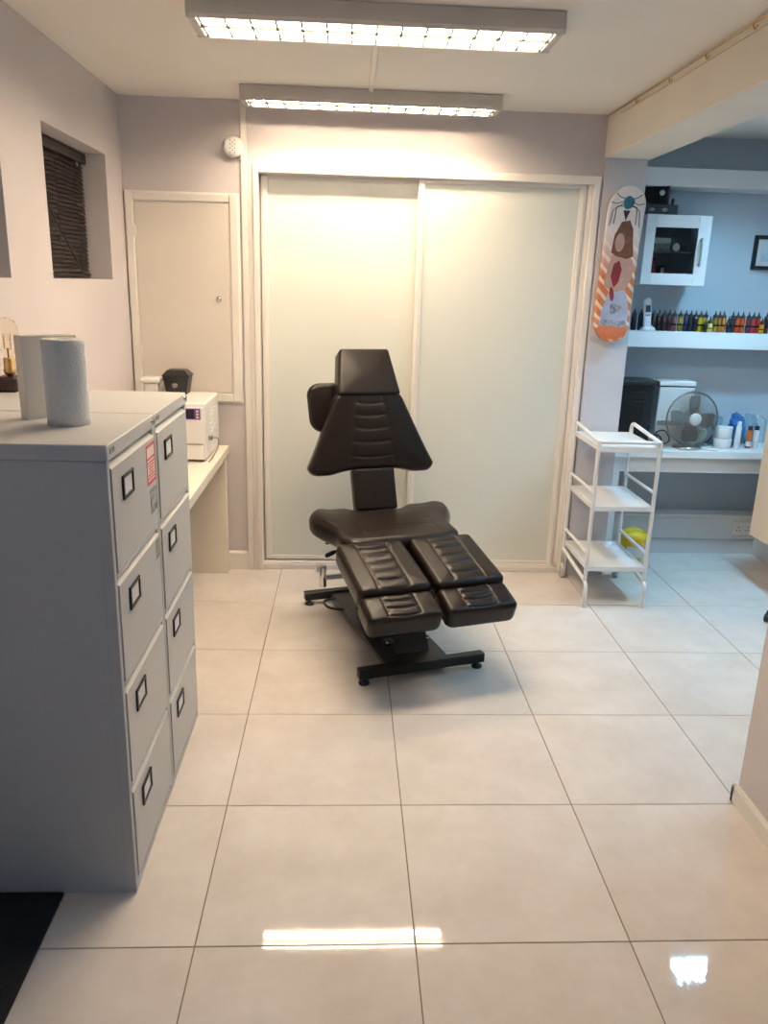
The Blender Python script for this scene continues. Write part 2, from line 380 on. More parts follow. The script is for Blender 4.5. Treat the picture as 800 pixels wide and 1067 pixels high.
# ================================================================== LIGHT FITTINGS
def fixture(y0, y1, x0, x1, label, tube):
    zb = 2.588
    root = thing('louvred_light_fitting', label, 'light fitting', ((x0+x1)/2, (y0+y1)/2, zb), 'ceiling fluorescent fittings')
    h = MB()
    h.prism([(y0+.006, CZ-.002), (y0+.014, CZ-.002), (y0+.016, zb+.004), (y0+.010, zb), (y0+.004, zb+.010), (y0-.000, zb+.014)], 'x', x0, x1)
    h.prism([(y1-.006, CZ-.002), (y1-.014, CZ-.002), (y1-.027, zb+.006), (y1-.020, zb), (y1-.004, zb+.010), (y1, zb+.014)], 'x', x0, x1)
    h.box(x0, x1, y0+.008, y1-.008, CZ-.010, CZ-.001)
    h.box(x0, x0+.012, y0+.002, y1-.002, zb+.004, CZ-.002, ch=.003); h.box(x1-.012, x1, y0+.002, y1-.002, zb+.004, CZ-.002, ch=.003)
    h.build('housing', 'fixture', root)
    MB().box(x0+.014, x1-.014, y0+.026, y1-.026, CZ-.016, CZ-.012).build('reflector', 'reflector', root)
    ym = (y0+y1)/2; q = (y1-y0)/2-.044
    for yy in (ym-q, ym+q):
        MB().cyl((x0+.04, yy, 2.618), (x1-.04, yy, 2.618), .0125, 12).build('fluorescent_tube', tube, root)
    n = 15
    for k in range(n):
        x = x0+.04+(x1-x0-.08)*k/(n-1)
        MB().prism([(y0+.024, zb+.002), (y1-.024, zb+.002), (y1-.020, zb+.014), (y0+.020, zb+.014)], 'x', x-.004, x+.004).build('louvre_blade', 'louvre', root)
    MB().prism([(ym-.002, zb+.002), (ym+.002, zb+.002), (ym+.004, zb+.012), (ym-.004, zb+.012)], 'x', x0+.014, x1-.014).build('louvre_spine', 'louvre', root)
    for xa in (x0+.012, x1-.03):
        MB().box(xa, xa+.018, y0+.022, y1-.022, zb+.001, zb+.030, ch=.002).build('end_cap', 'fixture', root)
    return root
fixture(3.05, 3.31, -.562, .742, 'larger near fluorescent light fitting at the top edge of the photo', 'tube')
fixture(4.305, 4.495, -.545, .760, 'farther fluorescent light fitting just in front of the sliding doors', 'tube_dim')

# small cool louvred fitting on the side-room ceiling (seen mirrored in the floor)
cl = thing('cool_light_fitting', 'small cool white louvred ceiling light in the side room, mirrored in the polished floor', 'light fitting', (2.39, 4.12, 2.60))
gx0, gx1, gy0, gy1 = 2.25, 2.53, 4.025, 4.215
MB().box(gx0-.012, gx0, gy0-.012, gy1+.012, 2.60, CZ-.001).box(gx1, gx1+.012, gy0-.012, gy1+.012, 2.60, CZ-.001).box(gx0, gx1, gy0-.012, gy0, 2.60, CZ-.001).box(gx0, gx1, gy1, gy1+.012, 2.60, CZ-.001).build('housing', 'fixture', cl)
MB().box(gx0+.001, gx1-.001, gy0+.001, gy1-.001, 2.640, 2.645).build('diffuser', mat('cool_diffuser', (.9, .95, 1), .4, emit=(.33, .70, 1.0), es=COOL, noise=.01), cl)
for k in range(5):
    x = gx0+(gx1-gx0)*(k+1)/6
    MB().prism([(gy0, 2.603), (gy1, 2.603), (gy1, 2.628), (gy0, 2.628)], 'x', x-.006, x+.006).build('louvre_blade', 'louvre', cl)
for k in range(3):
    y = gy0+(gy1-gy0)*(k+1)/4
    MB().box(gx0, gx1, y-.003, y+.003, 2.606, 2.618).build('louvre_strip', 'louvre', cl)

# smoke alarm on back wall
sa = thing('smoke_alarm', 'round white smoke alarm on the back wall above the hatch door', 'smoke alarm', (-.628, BW, 2.36))
mm = rotm((-.628, BW, 2.425), rx=R(90))
MB().lathe([(.055, 0), (.057, .010), (.055, .024), (.047, .036), (.030, .041), (0, .042)], m=mm, n=32).build('case', 'white', sa)
dots = MB()
for a in range(-3, 4):
    for b in range(-1, 2):
        if (a+b) % 2: continue
        dots.box(-.628+b*.012-.0025, -.628+b*.012+.0025, BW-.0425, BW-.036, 2.425+a*.010-.0025, 2.425+a*.010+.0025)
dots.build('vent_holes', 'recess_shade', sa)

# curtain wire with hooks along the beam
cw = thing('curtain_wire', 'thin wire with small hooks stretched along the top of the cream beam', 'wire', (1.40, 3.8, 2.62))
MB().tube([(1.401, 4.66, 2.650), (1.400, 4.0, 2.648), (1.400, 3.3, 2.648), (1.400, 2.5, 2.648)], .0035, 6).build('wire', 'brass', cw)
for y in (4.22, 3.80, 3.43, 3.05, 2.70):
    MB().tube([(1.400, y, 2.650), (1.399, y-.004, 2.634), (1.400, y-.012, 2.625), (1.400, y-.024, 2.626), (1.401, y-.030, 2.634)], .0032, 6).build('hook', 'brass', cw)
MB().tube([(1.4085, 4.45, 2.628), (1.4085, 3.6, 2.622), (1.4085, 2.6, 2.622)], .0016, 5).build('lower_cord', 'brass', cw)

# blind in the left window
bl = thing('venetian_blind', 'dark brown venetian blind lowered in the left wall window recess', 'blind', (-1.345, 3.93, 1.73))
MB().box(-1.375, -1.325, 3.508, 4.362, 2.272, 2.318, ch=.003).build('headrail', 'blind', bl)
sl = None
for k in range(26):
    z = 2.258-k*.0198
    if sl is None:
        a = R(60); c, s_ = math.cos(a)*.0125, math.sin(a)*.0125
        o = MB().prism([(-1.348-c, 2.258+s_), (-1.348, 2.258+.002), (-1.348+c, 2.258-s_), (-1.348+c, 2.258-s_+.0015), (-1.348, 2.258+.0035), (-1.348-c, 2.258+s_+.0015)], 'y', 3.512, 4.358).build('slat', 'blind', bl)
        sl = o
    else:
        o = sl.copy(); COL.objects.link(o); o.location = (0, 0, -k*.0198)
MB().box(-1.362, -1.336, 3.512, 4.358, 1.728, 1.745, ch=.004).build('bottom_rail', 'blind', bl)
for y in (3.66, 3.93, 4.20):
    MB().cyl((-1.333, y, 1.74), (-1.333, y, 2.28), .0012, 5).build('ladder_cord', 'blind', bl)
MB().cyl((-1.322, 3.60, 2.15), (-1.318, 4.19, 1.735), .0045, 6).build('tilt_wand', 'black', bl)
MB().box(-1.326, -1.318, 4.195, 4.215, 2.245, 2.262, ch=.002).build('cord_lock', 'chrome', bl)

# ================================================================== FILING CABINETS
def filing_cabinet(label):
    X = -.59; Y0, Y1 = 1.94, 2.433; XB = -1.205; H = 1.335
    root = thing('filing_cabinet', label, 'filing cabinet', ((X+XB)/2, (Y0+Y1)/2, 0), 'grey filing cabinets')
    b = MB()
    b.box(XB, X-.012, Y0+.001, Y0+.016, 0, H-.042); b.box(XB, X-.012, Y1-.016, Y1-.001, 0, H-.042); b.box(XB, XB+.015, Y0+.016, Y1-.016, 0, H-.042)
    b.box(X-.030, X, Y0+.0, Y0+.021, 0, H-.042, ch=.002); b.box(X-.030, X, Y1-.021, Y1, 0, H-.042, ch=.002)
    b.box(XB+.02, X-.012, Y0+.016, Y1-.016, .004, .03); b.box(X-.030, X-.002, Y0+.02, Y1-.02, 0, .022)
    b.build('body', 'cab', root)
    b2 = MB().box(XB+.03, X-.052, Y0+.018, Y1-.018, .03, H-.05); tag(b2.build('slot_shade_block', 'recess_shade', root), 'dark block giving the drawer slots their shade')  # solid dark block, puts the shade of the slots into colour
    t = MB().box(XB, X+.002, Y0, Y1, H-.042, H, ch=.003); top = t.build('top', 'cab', root)
    tag(MB().box(X+.001, X+.0035, Y0+.022, Y0+.062, H-.026, H-.012, ch=.0005).build('name_plate', 'greyprint', top), 'small dark plate')
    lk = MB().lathe([(.009, 0), (.009, .006), (.006, .008)], m=rotm((X+.001, Y1-.030, H-.019), ry=R(90)), n=14).box(X+.006, X+.012, Y1-.032, Y1-.028, H-.030, H-.008)
    tag(lk.build('lock', 'chrome', top), 'small chrome lock')
    for k in range(4):
        zt = 1.270-k*.3155; zb = zt-.277
        d = MB()
        # profile in (x,z): face with a chamfered finger-grip lip on top
        d.prism([(X-.048, zb), (X+.004, zb), (X+.004, zt), (X-.036, zt+.026), (X-.042, zt+.026), (X-.048, zt+.018)], 'y', Y0+.022, Y1-.022)
        dr = d.build('drawer', 'cab', root)
        if k < 3:
            MB().box(X-.03, X+.0015, Y0+.021, Y1-.021, zb-.020, zb-.006, ch=.002).build('rail', 'cab', root)
        zc = zt-.070; yc = Y0+.155
        h = MB()
        x0, x1 = X+.004, X+.010
        for (a, b_, c, e) in ((-.052, -.042, -.033, .033), (.042, .052, -.033, .033), (-.042, .042, .024, .033), (-.042, .042, -.033, -.024)):
            h.box(x0, x1, yc+a, yc+b_, zc+c, zc+e, ch=.0015)
        hh = h.build('label_holder', 'blackmetal', dr); tag(hh, 'black card holder')
        tag(MB().box(x0, x0+.002, yc-.043, yc+.043, zc-.025, zc+.025).build('label_card', 'paper', hh), 'blank white card')
    for (x, y) in ((XB+.05, Y0+.05), (XB+.05, Y1-.05)): pass
    return root
fc = filing_cabinet('nearer grey four drawer filing cabinet with a red sticker and a paper roll on top')
fc2 = copy_tree(fc); fc2.location.y += .497
fc2['label'] = 'grey four drawer filing cabinet, farther of the two, next to the white desk'
# stickers on the nearer cabinet
def flatyz(mb, y0, y1, z0, z1, x, t=.0006): return mb.box(x, x+t, y0, y1, z0, z1)
XS = -.59+.0042
st = flatyz(MB(), 2.308, 2.408, 1.137, 1.258, XS).build('notice_sticker', 'pinkpaper'); tag(st, 'red bordered notice sticker on the top drawer of the nearer filing cabinet', 'sticker')
rb = MB()
for (y0, y1, z0, z1) in ((2.308, 2.408, 1.249, 1.258), (2.308, 2.408, 1.212, 1.218), (2.308, 2.408, 1.137, 1.147), (2.308, 2.313, 1.147, 1.25), (2.403, 2.408, 1.147, 1.25)): flatyz(rb, y0, y1, z0, z1, XS+.0006)
for k, w in enumerate((.040, .034, .026, .022, .036, .04)):
    y = 2.357; flatyz(rb, y-w, y+w, 1.205-k*.0095-.0045, 1.205-k*.0095, XS+.0006)
tag(rb.build('printed_border', 'red', st), 'red border and lines of tiny print')
tag(flatyz(MB(), 2.333, 2.408, 1.043, 1.118, XS).build('photo_sticker', 'greyphoto'), 'dark grey picture sticker below the red notice on the top drawer', 'sticker')
tag(flatyz(MB(), 2.367, 2.408, .884, .945, XS).build('barcode_sticker', 'greyprint'), 'small dull grey sticker on the second drawer of the nearer filing cabinet', 'sticker')

# paper rolls
def paper_roll(x, y, z, h, r, label):
    root = thing('paper_towel_roll', label, 'paper roll', (x, y, z), 'kitchen paper rolls')
    prof = [(.019, h-.004), (.021, h), (r-.004, h), (r, h-.004)]
    for k in range(1, 12): prof.append((r+random.uniform(-.0008, .0008), (h-.004)*(1-k/12)+.004/12*k))
    prof += [(r-.001, 0), (.021, 0)]
    MB().lathe(prof, (x, y, z), 40, cap=False).build('paper', 'tissue', root)
    MB().lathe([(.021, 0), (.021, h-.003), (.0185, h-.003), (.0185, 0)], (x, y, z), 24, cap=False).build('core', 'card', root)
paper_roll(-.775, 2.235, 1.335, .234, .058, 'white kitchen paper roll standing on the nearer filing cabinet')
cb = rotm((-.905, 2.278, 1.335), rz=R(46))
tag(MB().box(0, .165, 0, .045, 0, .236, ch=.002, m=cb).build('card_box', 'creamcard'), 'slim cream card box standing behind the paper roll on the filing cabinet', 'box')

# bulb lamp
bx, by, bz = -1.186, 2.868, 1.335
lp = thing('bulb_lamp', 'bare filament bulb in brass socket on a dark wood block on the far cabinet', 'lamp', (bx, by, bz))
MB().box(bx-.040, bx+.034, by-.045, by+.045, bz, bz+.052, ch=.006).build('base', 'wood', lp)
MB().lathe([(.010, .052), (.012, .056), (.020, .062), (.022, .075), (.019, .078), (.019, .112), (.016, .116)], (bx, by, bz), 20).build('socket', 'brass', lp)
bprof = [(.013, .113), (.015, .125), (.024, .145), (.034, .175), (.0385, .200), (.037, .222), (.028, .242), (.012, .252), (0, .254)]
MB().lathe(bprof, (bx, by, bz), 24).build('bulb', 'bulb', lp)
fp = []
for k in range(9):
    a = 2*math.pi*k/8; rr = .011
    fp.append((bx+rr*math.cos(a), by+rr*math.sin(a), bz+(.20 if k % 2 else .145)))
MB().tube(fp, .0008, 5).tube([(bx, by, bz+.116), (bx, by, bz+.15)], .003, 6).build('filament', 'filament', lp)

# floor mat
fm = MB().box(-1.22, -.797, .7, 1.935, 0, .012, ch=.004).build('floor_mat', 'mat_'); tag(fm, 'black floor mat in front of the filing cabinets', 'mat')

# ================================================================== DESK AND STERILISER
dk = thing('side_desk', 'cream lacquered side table behind the filing cabinets along the left wall', 'desk', (-.96, 3.8, 0))
MB().box(-1.214, -.690, 2.96, 4.652, .742, .789, ch=.003).build('desk_top', 'desk', dk)
MB().box(-1.20, -.705, 4.598, 4.646, 0, .742, ch=.003).build('leg_panel', 'desk', dk)
MB().box(-1.20, -.705, 2.97, 3.015, 0, .742, ch=.003).build('leg_panel', 'desk', dk)
MB().box(-.745, -.715, 3.015, 4.598, .700, .742, ch=.002).build('apron', 'desk', dk)
sx0, sx1, sy0, sy1, sz0, sz1 = -1.02, -.742, 4.185, 4.625, .789, 1.107
se = thing('steriliser', 'white boxy steriliser with purple control panel on the side table', 'steriliser', ((sx0+sx1)/2, (sy0+sy1)/2, sz0))
MB().box(sx0, sx1, sy0, sy1, sz0+.012, sz1, ch=.008).build('case', 'white', se)
MB().box(sx0+.008, sx1-.008, sy0-.016, sy0+.001, sz0+.10, sz1-.018, ch=.006).build('door', 'white', se)
cp = MB().box(-.940, sx1-.022, sy0-.019, sy0-.015, 1.022, 1.080, ch=.001).build('control_panel', 'purple', se); tag(cp, 'purple control panel')
MB().box(-.930, -.795, sy0-.0205, sy0-.0185, 1.027, 1.075, ch=.001).build('display', 'screen', cp)
for k in range(3):
    tag(MB().box(-.786, -.772, sy0-.0205, sy0-.0185, 1.029+k*.016, 1.039+k*.016).build('button', 'pinkpaper', cp), 'small pale button')
MB().box(sx0+.01, sx1-.008, sy0-.012, sy0+.001, sz0+.014, sz0+.095, ch=.004).build('lower_panel', 'white', se)
for c in range(2):
    for k in range(6):
        y = sy0+.14+c*.13; z = 1.035-k*.024
        MB().box(sx1-.004, sx1+.003, y, y+.085, z, z+.010, ch=.0015).build('vent_louvre', 'white', se)
for (x, y) in ((sx0+.03, sy0+.03), (sx1-.03, sy0+.03), (sx0+.03, sy1-.03), (sx1-.03, sy1-.03)):
    MB().lathe([(.012, 0), (.012, .013)], (x, y, sz0), 12).build('foot', 'black', se)
pl = MB().box(sx1, sx1+.022, sy0+.075, sy0+.105, .895, .918, ch=.003); tag(pl.build('plug', 'greyprint', se), 'grey mains plug')
MB().tube(rpath([(sx1+.02, sy0+.09, .905), (sx1+.045, sy0+.14, .90), (sx1+.040, sy0+.15, .84), (sx1+.016, sy0+.06, .793), (sx1+.010, sy0+.0, .793)], .05), .0028, 6).build('cable', 'greyprint', se)
# black tapered box on the steriliser
bc = thing('black_dispenser', 'small black tapered box with domed lid on top of the white steriliser', 'dispenser', (-.950, 4.54, 1.107))
def frustum(mb, c, z0, z1, w0, d0, w1, d1):
    V = [(c[0]+sx*w/2, c[1]+sy*d/2, z) for (z, w, d) in ((z0, w0, d0), (z1, w1, d1)) for (sx, sy) in ((-1, -1), (1, -1), (1, 1), (-1, 1))]
    mb.add(V, [(3, 2, 1, 0), (4, 5, 6, 7)]+[(i, (i+1) % 4, 4+(i+1) % 4, 4+i) for i in range(4)]); return mb
bp2 = (-.952, 4.545)
g = frustum(MB(), bp2, 1.107, 1.205, .112, .100, .142, .125); frustum(g, bp2, 1.205, 1.214, .150, .132, .148, .130); g.build('box', 'black', bc)
frustum(frustum(MB(), bp2, 1.214, 1.238, .146, .128, .104, .090), bp2, 1.238, 1.243, .104, .09, .085, .07).build('lid', 'plate', bc)
MB().lathe([(.013, 0), (.017, .002), (.014, .004), (0, .005)], m=rotm((-.958, 4.490, 1.160), rx=R(82)), n=16).build('badge', 'greyprint', bc)
# white dispenser behind
wd = thing('white_dispenser', 'white upright dispenser with flat cap in front of the hatch door, behind the cabinets', 'dispenser', (-1.09, 4.50, .789))
MB().box(-1.122, -1.050, 4.46, 4.54, .789, 1.172, ch=.006).build('body', 'white', wd)
MB().box(-1.145, -1.034, 4.445, 4.555, 1.172, 1.200, ch=.008).build('cap', 'white', wd)

# ================================================================== TREATMENT CHAIR
CH = thing('treatment_chair', 'black leather treatment chair with split leg rests in the middle of the floor', 'chair', (.227, 3.75, 0), rz=R(17.5))
def ss(a, b, x):
    t = min(1, max(0, (x-a)/(b-a))); return t*t*(3-2*t)
def pad(name, p0, p1, hw, T, rad=.03, rc=.035, cx=0.0, bot=None, top=None, groove=None, puff=.006, nu=44, nv=44, taper=.012, xl=None):
    """upholstered pad. p0/p1 = (y,z) of the lower/upper end of the front surface; hw(v) half width; T thickness"""
    p0 = Vector((0, p0[0], p0[1])); p1 = Vector((0, p1[0], p1[1])); ax = (p1-p0); L = ax.length; ax = ax/L
    nx = Vector((1, 0, 0)); nn = nx.cross(ax)           # outward normal candidate
    if nn.y > 0 and abs(nn.y) > abs(nn.z): nn = -nn
    elif abs(nn.z) >= abs(nn.y) and nn.z < 0: nn = -nn
    def clus(n):
        out = []
        for i in range(n+1):
            t = i/n; c = .5-.5*math.cos(math.pi*t); out.append(.55*c+.45*t)
        return out
    us = [2*t-1 for t in clus(nu)]; vs = clus(nv)
    def pos(u, v):
        w = hw(v); dv = min(v, 1-v)*L
        if dv < rc: w -= rc-math.sqrt(max(0, rc*rc-(rc-dv)**2))
        x = u*w
        y0 = bot(u) if bot else 0.0; y1 = L+(top(u) if top else 0.0)
        return x, y0+(y1-y0)*v
    P = [[pos(u, v) for u in us] for v in vs]
    ring = [(0, j) for j in range(nu+1)]+[(i, nu) for i in range(1, nv+1)]+[(nv, j) for j in range(nu-1, -1, -1)]+[(i, 0) for i in range(nv-1, 0, -1)]
    B = [P[i][j] for (i, j) in ring]
    def dist(x, y):
        best = 9
        for k in range(len(B)):
            ax_, ay = B[k]; bx_, by_ = B[(k+1) % len(B)]
            dx, dy = bx_-ax_, by_-ay; l2 = dx*dx+dy*dy
            t = 0 if l2 < 1e-12 else max(0, min(1, ((x-ax_)*dx+(y-ay)*dy)/l2))
            q = (x-ax_-t*dx)**2+(y-ay-t*dy)**2
            if q < best: best = q
        return math.sqrt(best)
    def world(x, y, h): return p0+nx*(x+cx)+ax*y+nn*(h-0)
    V = []; F = []
    for i in range(nv+1):
        for j in range(nu+1):
            x, y = P[i][j]
            d = 0 if i in (0, nv) or j in (0, nu) else dist(x, y)
            h = 0.0
            if d < rad: h -= rad-math.sqrt(max(0, rad*rad-(rad-d)**2))
            h += puff*ss(0, .12, d)
            if groove and d > .004: h -= groove(x, y, L)*ss(0.004, .03, d)
            V.append(world(x, y, h))
    W_ = nu+1
    for i in range(nv):
        for j in range(nu): F.append((i*W_+j, i*W_+j+1, (i+1)*W_+j+1, (i+1)*W_+j))
    prev = [i*W_+j for (i, j) in ring]
    cxm = sum(b[0] for b in B)/len(B); cym = sum(b[1] for b in B)/len(B)
    for (h, k) in ((-rad-.3*(T-2*rad), 1.0), (-T+rad*.8, .995), (-T+rad*.3, .975), (-T, .93)):
        n0 = len(V)
        for (x, y) in B: V.append(world(cxm+(x-cxm)*k, cym+(y-cym)*k, h))
        cur = list(range(n0, n0+len(B)))
        for a in range(len(B)):
            b = (a+1) % len(B); F.append((prev[a], prev[b], cur[b], cur[a]))
        prev = cur
    n0 = len(V); V.append(world(cxm, cym, -T))
    for a in range(len(B)): F.append((prev[a], prev[(a+1) % len(B)], n0))
    o = MB().add(V, F, True).build(name, 'leather', CH, local=True)
    return o
def gr(d, w=.006, depth=.006):
    d = abs(d); return depth*math.exp(-(d/w)**2)
def channels(xa, xb, ys, depth=.006, slope=0.0, w=.0042, roll=.0035):
    """two long seams and cross channels between them; slope widens the seam pair along y"""
    def f(x, y, L):
        a = xa+slope*y; b = xb-slope*y; h = 0
        h += gr(x-a, .0042, depth*.55)+gr(x-b, .0042, depth*.55)
        if a < x < b:
            t = (x-a)/(b-a); sag = .010*(1-(2*t-1)**2)
            ends = ss(0, .14, t)*ss(0, .14, 1-t)
            q = [v*L-sag for v in ys]
            for yy in q: h += gr(y-yy, w, depth)*(.5+.5*ends)
            for k in range(len(q)-1):
                if q[k] < y < q[k+1]: h -= roll*math.sin(math.pi*(y-q[k])/(q[k+1]-q[k]))*ends
        return h
    return f
def stitches(pad_obj, p0, p1, xs, hoff, v0=.06, v1=.94, slope=0.0, cx=0.0):
    """pale stitched thread lying along the long seams of a pad"""
    p0 = Vector((0, p0[0], p0[1])); p1 = Vector((0, p1[0], p1[1])); ax = (p1-p0); L = ax.length; ax /= L
    nn = Vector((1, 0, 0)).cross(ax); nn = -nn if nn.z < 0 else nn
    for sg, x in xs:
        pts = []
        for k in range(13):
            v = v0+(v1-v0)*k/12
            pts.append(p0+ax*(v*L)+Vector((x+cx+sg*slope*v*L, 0, 0))+nn*hoff)
        o = MB().tube(pts, .0013, 5).build('stitching', 'stitch', pad_obj, local=True); tag(o, 'pale stitched seam')
# headrest
pad('headrest', (.332, 1.190), (.444, 1.416), lambda v: .172+(.134-.172)*v, .105, rad=.014, rc=.016, puff=.004, nu=30, nv=30)
# backrest: flared trapezoid with two drooping lobes
def bw_(v): return .176+(.348-.176)*(1-ss(0.0, 1.0, v*.92+.04)) if v > .16 else .176+(.348-.176)*(1-ss(0, 1, .16*.92+.04))+.004*math.sin(v/.16*math.pi)
back = pad('backrest', (.248, .812), (.354, 1.215), lambda v: .345-.176*(max(0, v-.10)/.90)**.92, .085, rad=.022, rc=.055,
    bot=lambda u: -.020*ss(.45, .85, abs(u))+.006*(1-ss(.3, .5, abs(u))), groove=channels(-.125, .125, (.18, .36, .53, .69, .84), .0055, .14, w=.0038, roll=.002), nu=60, nv=84)
# lumbar section
pad('lumbar_pad', (.172, .615), (.250, .822), lambda v: .115, .07, rad=.014, rc=.012, puff=.002, nu=20, nv=20)
# cushion hanging behind the backrest
pad('rear_cushion', (.415, .985), (.478, 1.235), lambda v: .230+.012*v, .05, rad=.02, rc=.07, cx=-.058, nu=26, nv=26)
# seat: wide rear lobes, narrower front
def seatw(v):
    # v=0 front edge, v=1 rear
    return .300+.075*ss(.30, .80, v)-.012*ss(.85, 1, v)
def seatg(x, y, L):
    return gr(x+.19, .004, .004)*(1-ss(.45*L, .6*L, y))+gr(x-.19, .004, .004)*(1-ss(.45*L, .6*L, y))+gr(y-.30*L, .004, .0035)*(1 if abs(x) < .19 else 0)-.012*ss(.24, .34, abs(x))*ss(.35*L, .7*L, y)
pad('seat', (-.235, .592), (.205, .636), seatw, .105, rad=.035, rc=.07, top=lambda u: -.055*(1-ss(.30, .62, abs(u))), groove=seatg, puff=.006, nu=54, nv=44)
# leg rests
for s in (-1, 1):
    po = pad('upper_leg_rest', (-.588, .490), (-.205, .584), lambda v: .169-.006*v, .10, rad=.024, rc=.030, cx=s*.179,
        groove=channels(-.078, .070, (.04, .20, .37, .54, .71, .86), .0085), puff=.008, nu=56, nv=96)
    stitches(po, (-.588, .490), (-.205, .584), ((1, -.078), (1, .070)), .0052, v0=.10, v1=.92, cx=s*.179)
    po = pad('lower_leg_rest', (-.725, .414), (-.565, .468), lambda v: .169, .10, rad=.026, rc=.030, cx=s*.179,
        groove=channels(-.078, .070, (.14, .42, .70, .95), .007), puff=.006, nu=56, nv=60)
    stitches(po, (-.725, .414), (-.565, .468), ((1, -.078), (1, .070)), .0035, v0=.20, v1=.86, cx=s*.179)
# stitched seam highlights along the long seams are left to the grooves; frame below
f = MB()
f.box(-.20, .20, -.20, .17, .47, .50, ch=.004).box(-.21, -.17, -.60, -.15, .42, .45, ch=.003, m=rotm((0, 0, .06), rx=R(9))).box(.17, .21, -.60, -.15, .42, .45, ch=.003, m=rotm((0, 0, .06), rx=R(9)))
f.box(-.05, .05, .16, .28, .47, .52, ch=.004).box(-.045, .045, .255, .285, .50, .70, ch=.004)
f.box(-.04, .04, .38, .41, .85, 1.25, ch=.004, m=rotm((0, 0, 0), rx=R(0)))
f.build('seat_frame', 'blackmetal', CH, local=True)
def bar_(name, y, h0=.030, h1=.076):
    b = MB().box(-.312, .312, y-.022, y+.022, h0, h1, ch=.003).build(name, 'blackmetal', CH, local=True)
    for s in (-1, 1):
        MB().lathe([(.024, 0), (.026, .004), (.024, .012), (.010, .016), (.009, .031)], (s*.283, y, 0), 18).build('levelling_foot', 'black', b, local=True)
bar_('cross_bar', -.482); bar_('cross_bar', .472)
MB().box(-.165, .150, -.462, .452, .034, .058, ch=.003).build('base_plate', 'plate', CH, local=True)
# lifting arm: slanted box from the base to the seat, with lower tie
la = MB().prism([(-.36, .058), (-.22, .058), (.05, .47), (-.10, .47)], 'x', -.085, .085)
la.build('lift_arm', 'plate', CH, local=True)
MB().prism([(.10, .058), (.24, .058), (.22, .47), (.08, .47)], 'x', -.075, .075).build('lift_column', 'blackmetal', CH, local=True)
MB().cyl((-.11, -.28, .085), (.11, -.28, .085), .016, 12).cyl((-.11, .17, .09), (.11, .17, .09), .016, 12).build('pivot_pin', 'chrome', CH, local=True)
ap = MB().cyl((-.30, .10, .487), (-.18, .10, .487), .012, 12).build('arm_bracket', 'blackmetal', CH, local=True)
bar_l = MB().box(-.315, -.16, .088, .112, .288, .312, ch=.004).build('side_bracket', 'steel', CH, local=True)
MB().box(-.190, -.150, .08, .12, .26, .50, ch=.004).build('bracket_post', 'blackmetal', bar_l, local=True)
tag(MB().lathe([(.017, 0), (.018, .003), (.018, .110), (.017, .113)], (-.313, .10, .252), 20).build('chrome_socket', 'chrome', bar_l, local=True), 'upright chrome tube')
tag(MB().box(-.352, -.330, .086, .116, .335, .368, ch=.004).build('clamp_block', 'white', bar_l, local=True), 'small white clamp')
lv = MB().tube(rpath([(-.16, .10, .47), (-.22, .10, .445), (-.29, .10, .417)], .03), .006, 8).build('lever', 'chrome', CH, local=True)
MB().lathe([(.008, -.02), (.012, 0), (.012, .030), (.006, .040)], m=Matrix.Translation((-.265, .10, .427)) @ Vector((-1, 0, -.4)).to_track_quat('Z', 'Y').to_matrix().to_4x4(), n=12).build('lever_grip', 'black', lv, local=True)
MB().tube(rpath([(-.165, .36, .066), (-.25, .33, .075), (-.25, .22, .075), (-.165, .20, .066)], .05), .007, 8).build('foot_pedal', 'blackmetal', CH, local=True)

# ================================================================== TROLLEY
TR = thing('service_trolley', 'white metal three shelf trolley standing in front of the grey pillar', 'trolley', (1.545, 4.365, 0))
tx0, tx1, ty0, ty1 = 1.372, 1.712, 4.135, 4.600
for x, nm in ((tx0, 'side_frame'), (tx1, 'side_frame')):
    b = MB()
    b.tube(rpath([(x, ty1, .17), (x, ty1, .985), (x, ty0+.0, .950)], .045, 6)+[], .0115, 10)
    b.tube(rpath([(x, ty0, .955), (x, ty0, .14)], .02), .0110, 10)
    b.tube(rpath([(x, ty1, .20), (x, ty1, .185), (x, ty0-.004, .148), (x, ty0-.030, .125), (x, ty0-.026, .0)], .03, 6), .0115, 10)
    sf = b.build(nm, 'lacquer', TR)
    for z in (.625, .270):
        MB().tube([(x, ty0, z+.045), (x, ty1, z+.045)], .0095, 8).build('side_rail', 'lacquer', sf)
MB().tube([(tx0, ty0, .952), (tx1, ty0, .952)], .0105, 10).build('front_rail', 'lacquer', TR)
for z in (.926, .592, .238):
    s = MB().box(tx0+.006, tx1-.006, ty0-.008, ty1+.004, z-.006, z, ch=.001)
    s.box(tx0+.004, tx1-.004, ty0-.010, ty0-.004, z-.026, z+.001, ch=.001).box(tx0+.004, tx1-.004, ty1-.002, ty1+.004, z-.026, z+.001)
    s.box(tx0+.004, tx0+.012, ty0-.004, ty1, z-.026, z+.001).box(tx1-.012, tx1-.004, ty0-.004, ty1, z-.026, z+.001)
    s.build('shelf', 'lacquer', TR)
for x in (tx0, tx1):
    w = MB().lathe([(.012, -.013), (.040, -.013), (.046, -.008), (.046, .008), (.040, .013), (.012, .013)], m=rotm((x, ty1+.0, .047), ry=R(90)), n=26).build('castor_wheel', 'wheel', TR)
    MB().box(x-.018, x-.015, ty1-.012, ty1+.012, .04, .175, ch=.001).box(x+.015, x+.018, ty1-.012, ty1+.012, .04, .175, ch=.001).box(x-.018, x+.018, ty1-.012, ty1+.012, .165, .178).build('castor_fork', 'lacquer', TR)

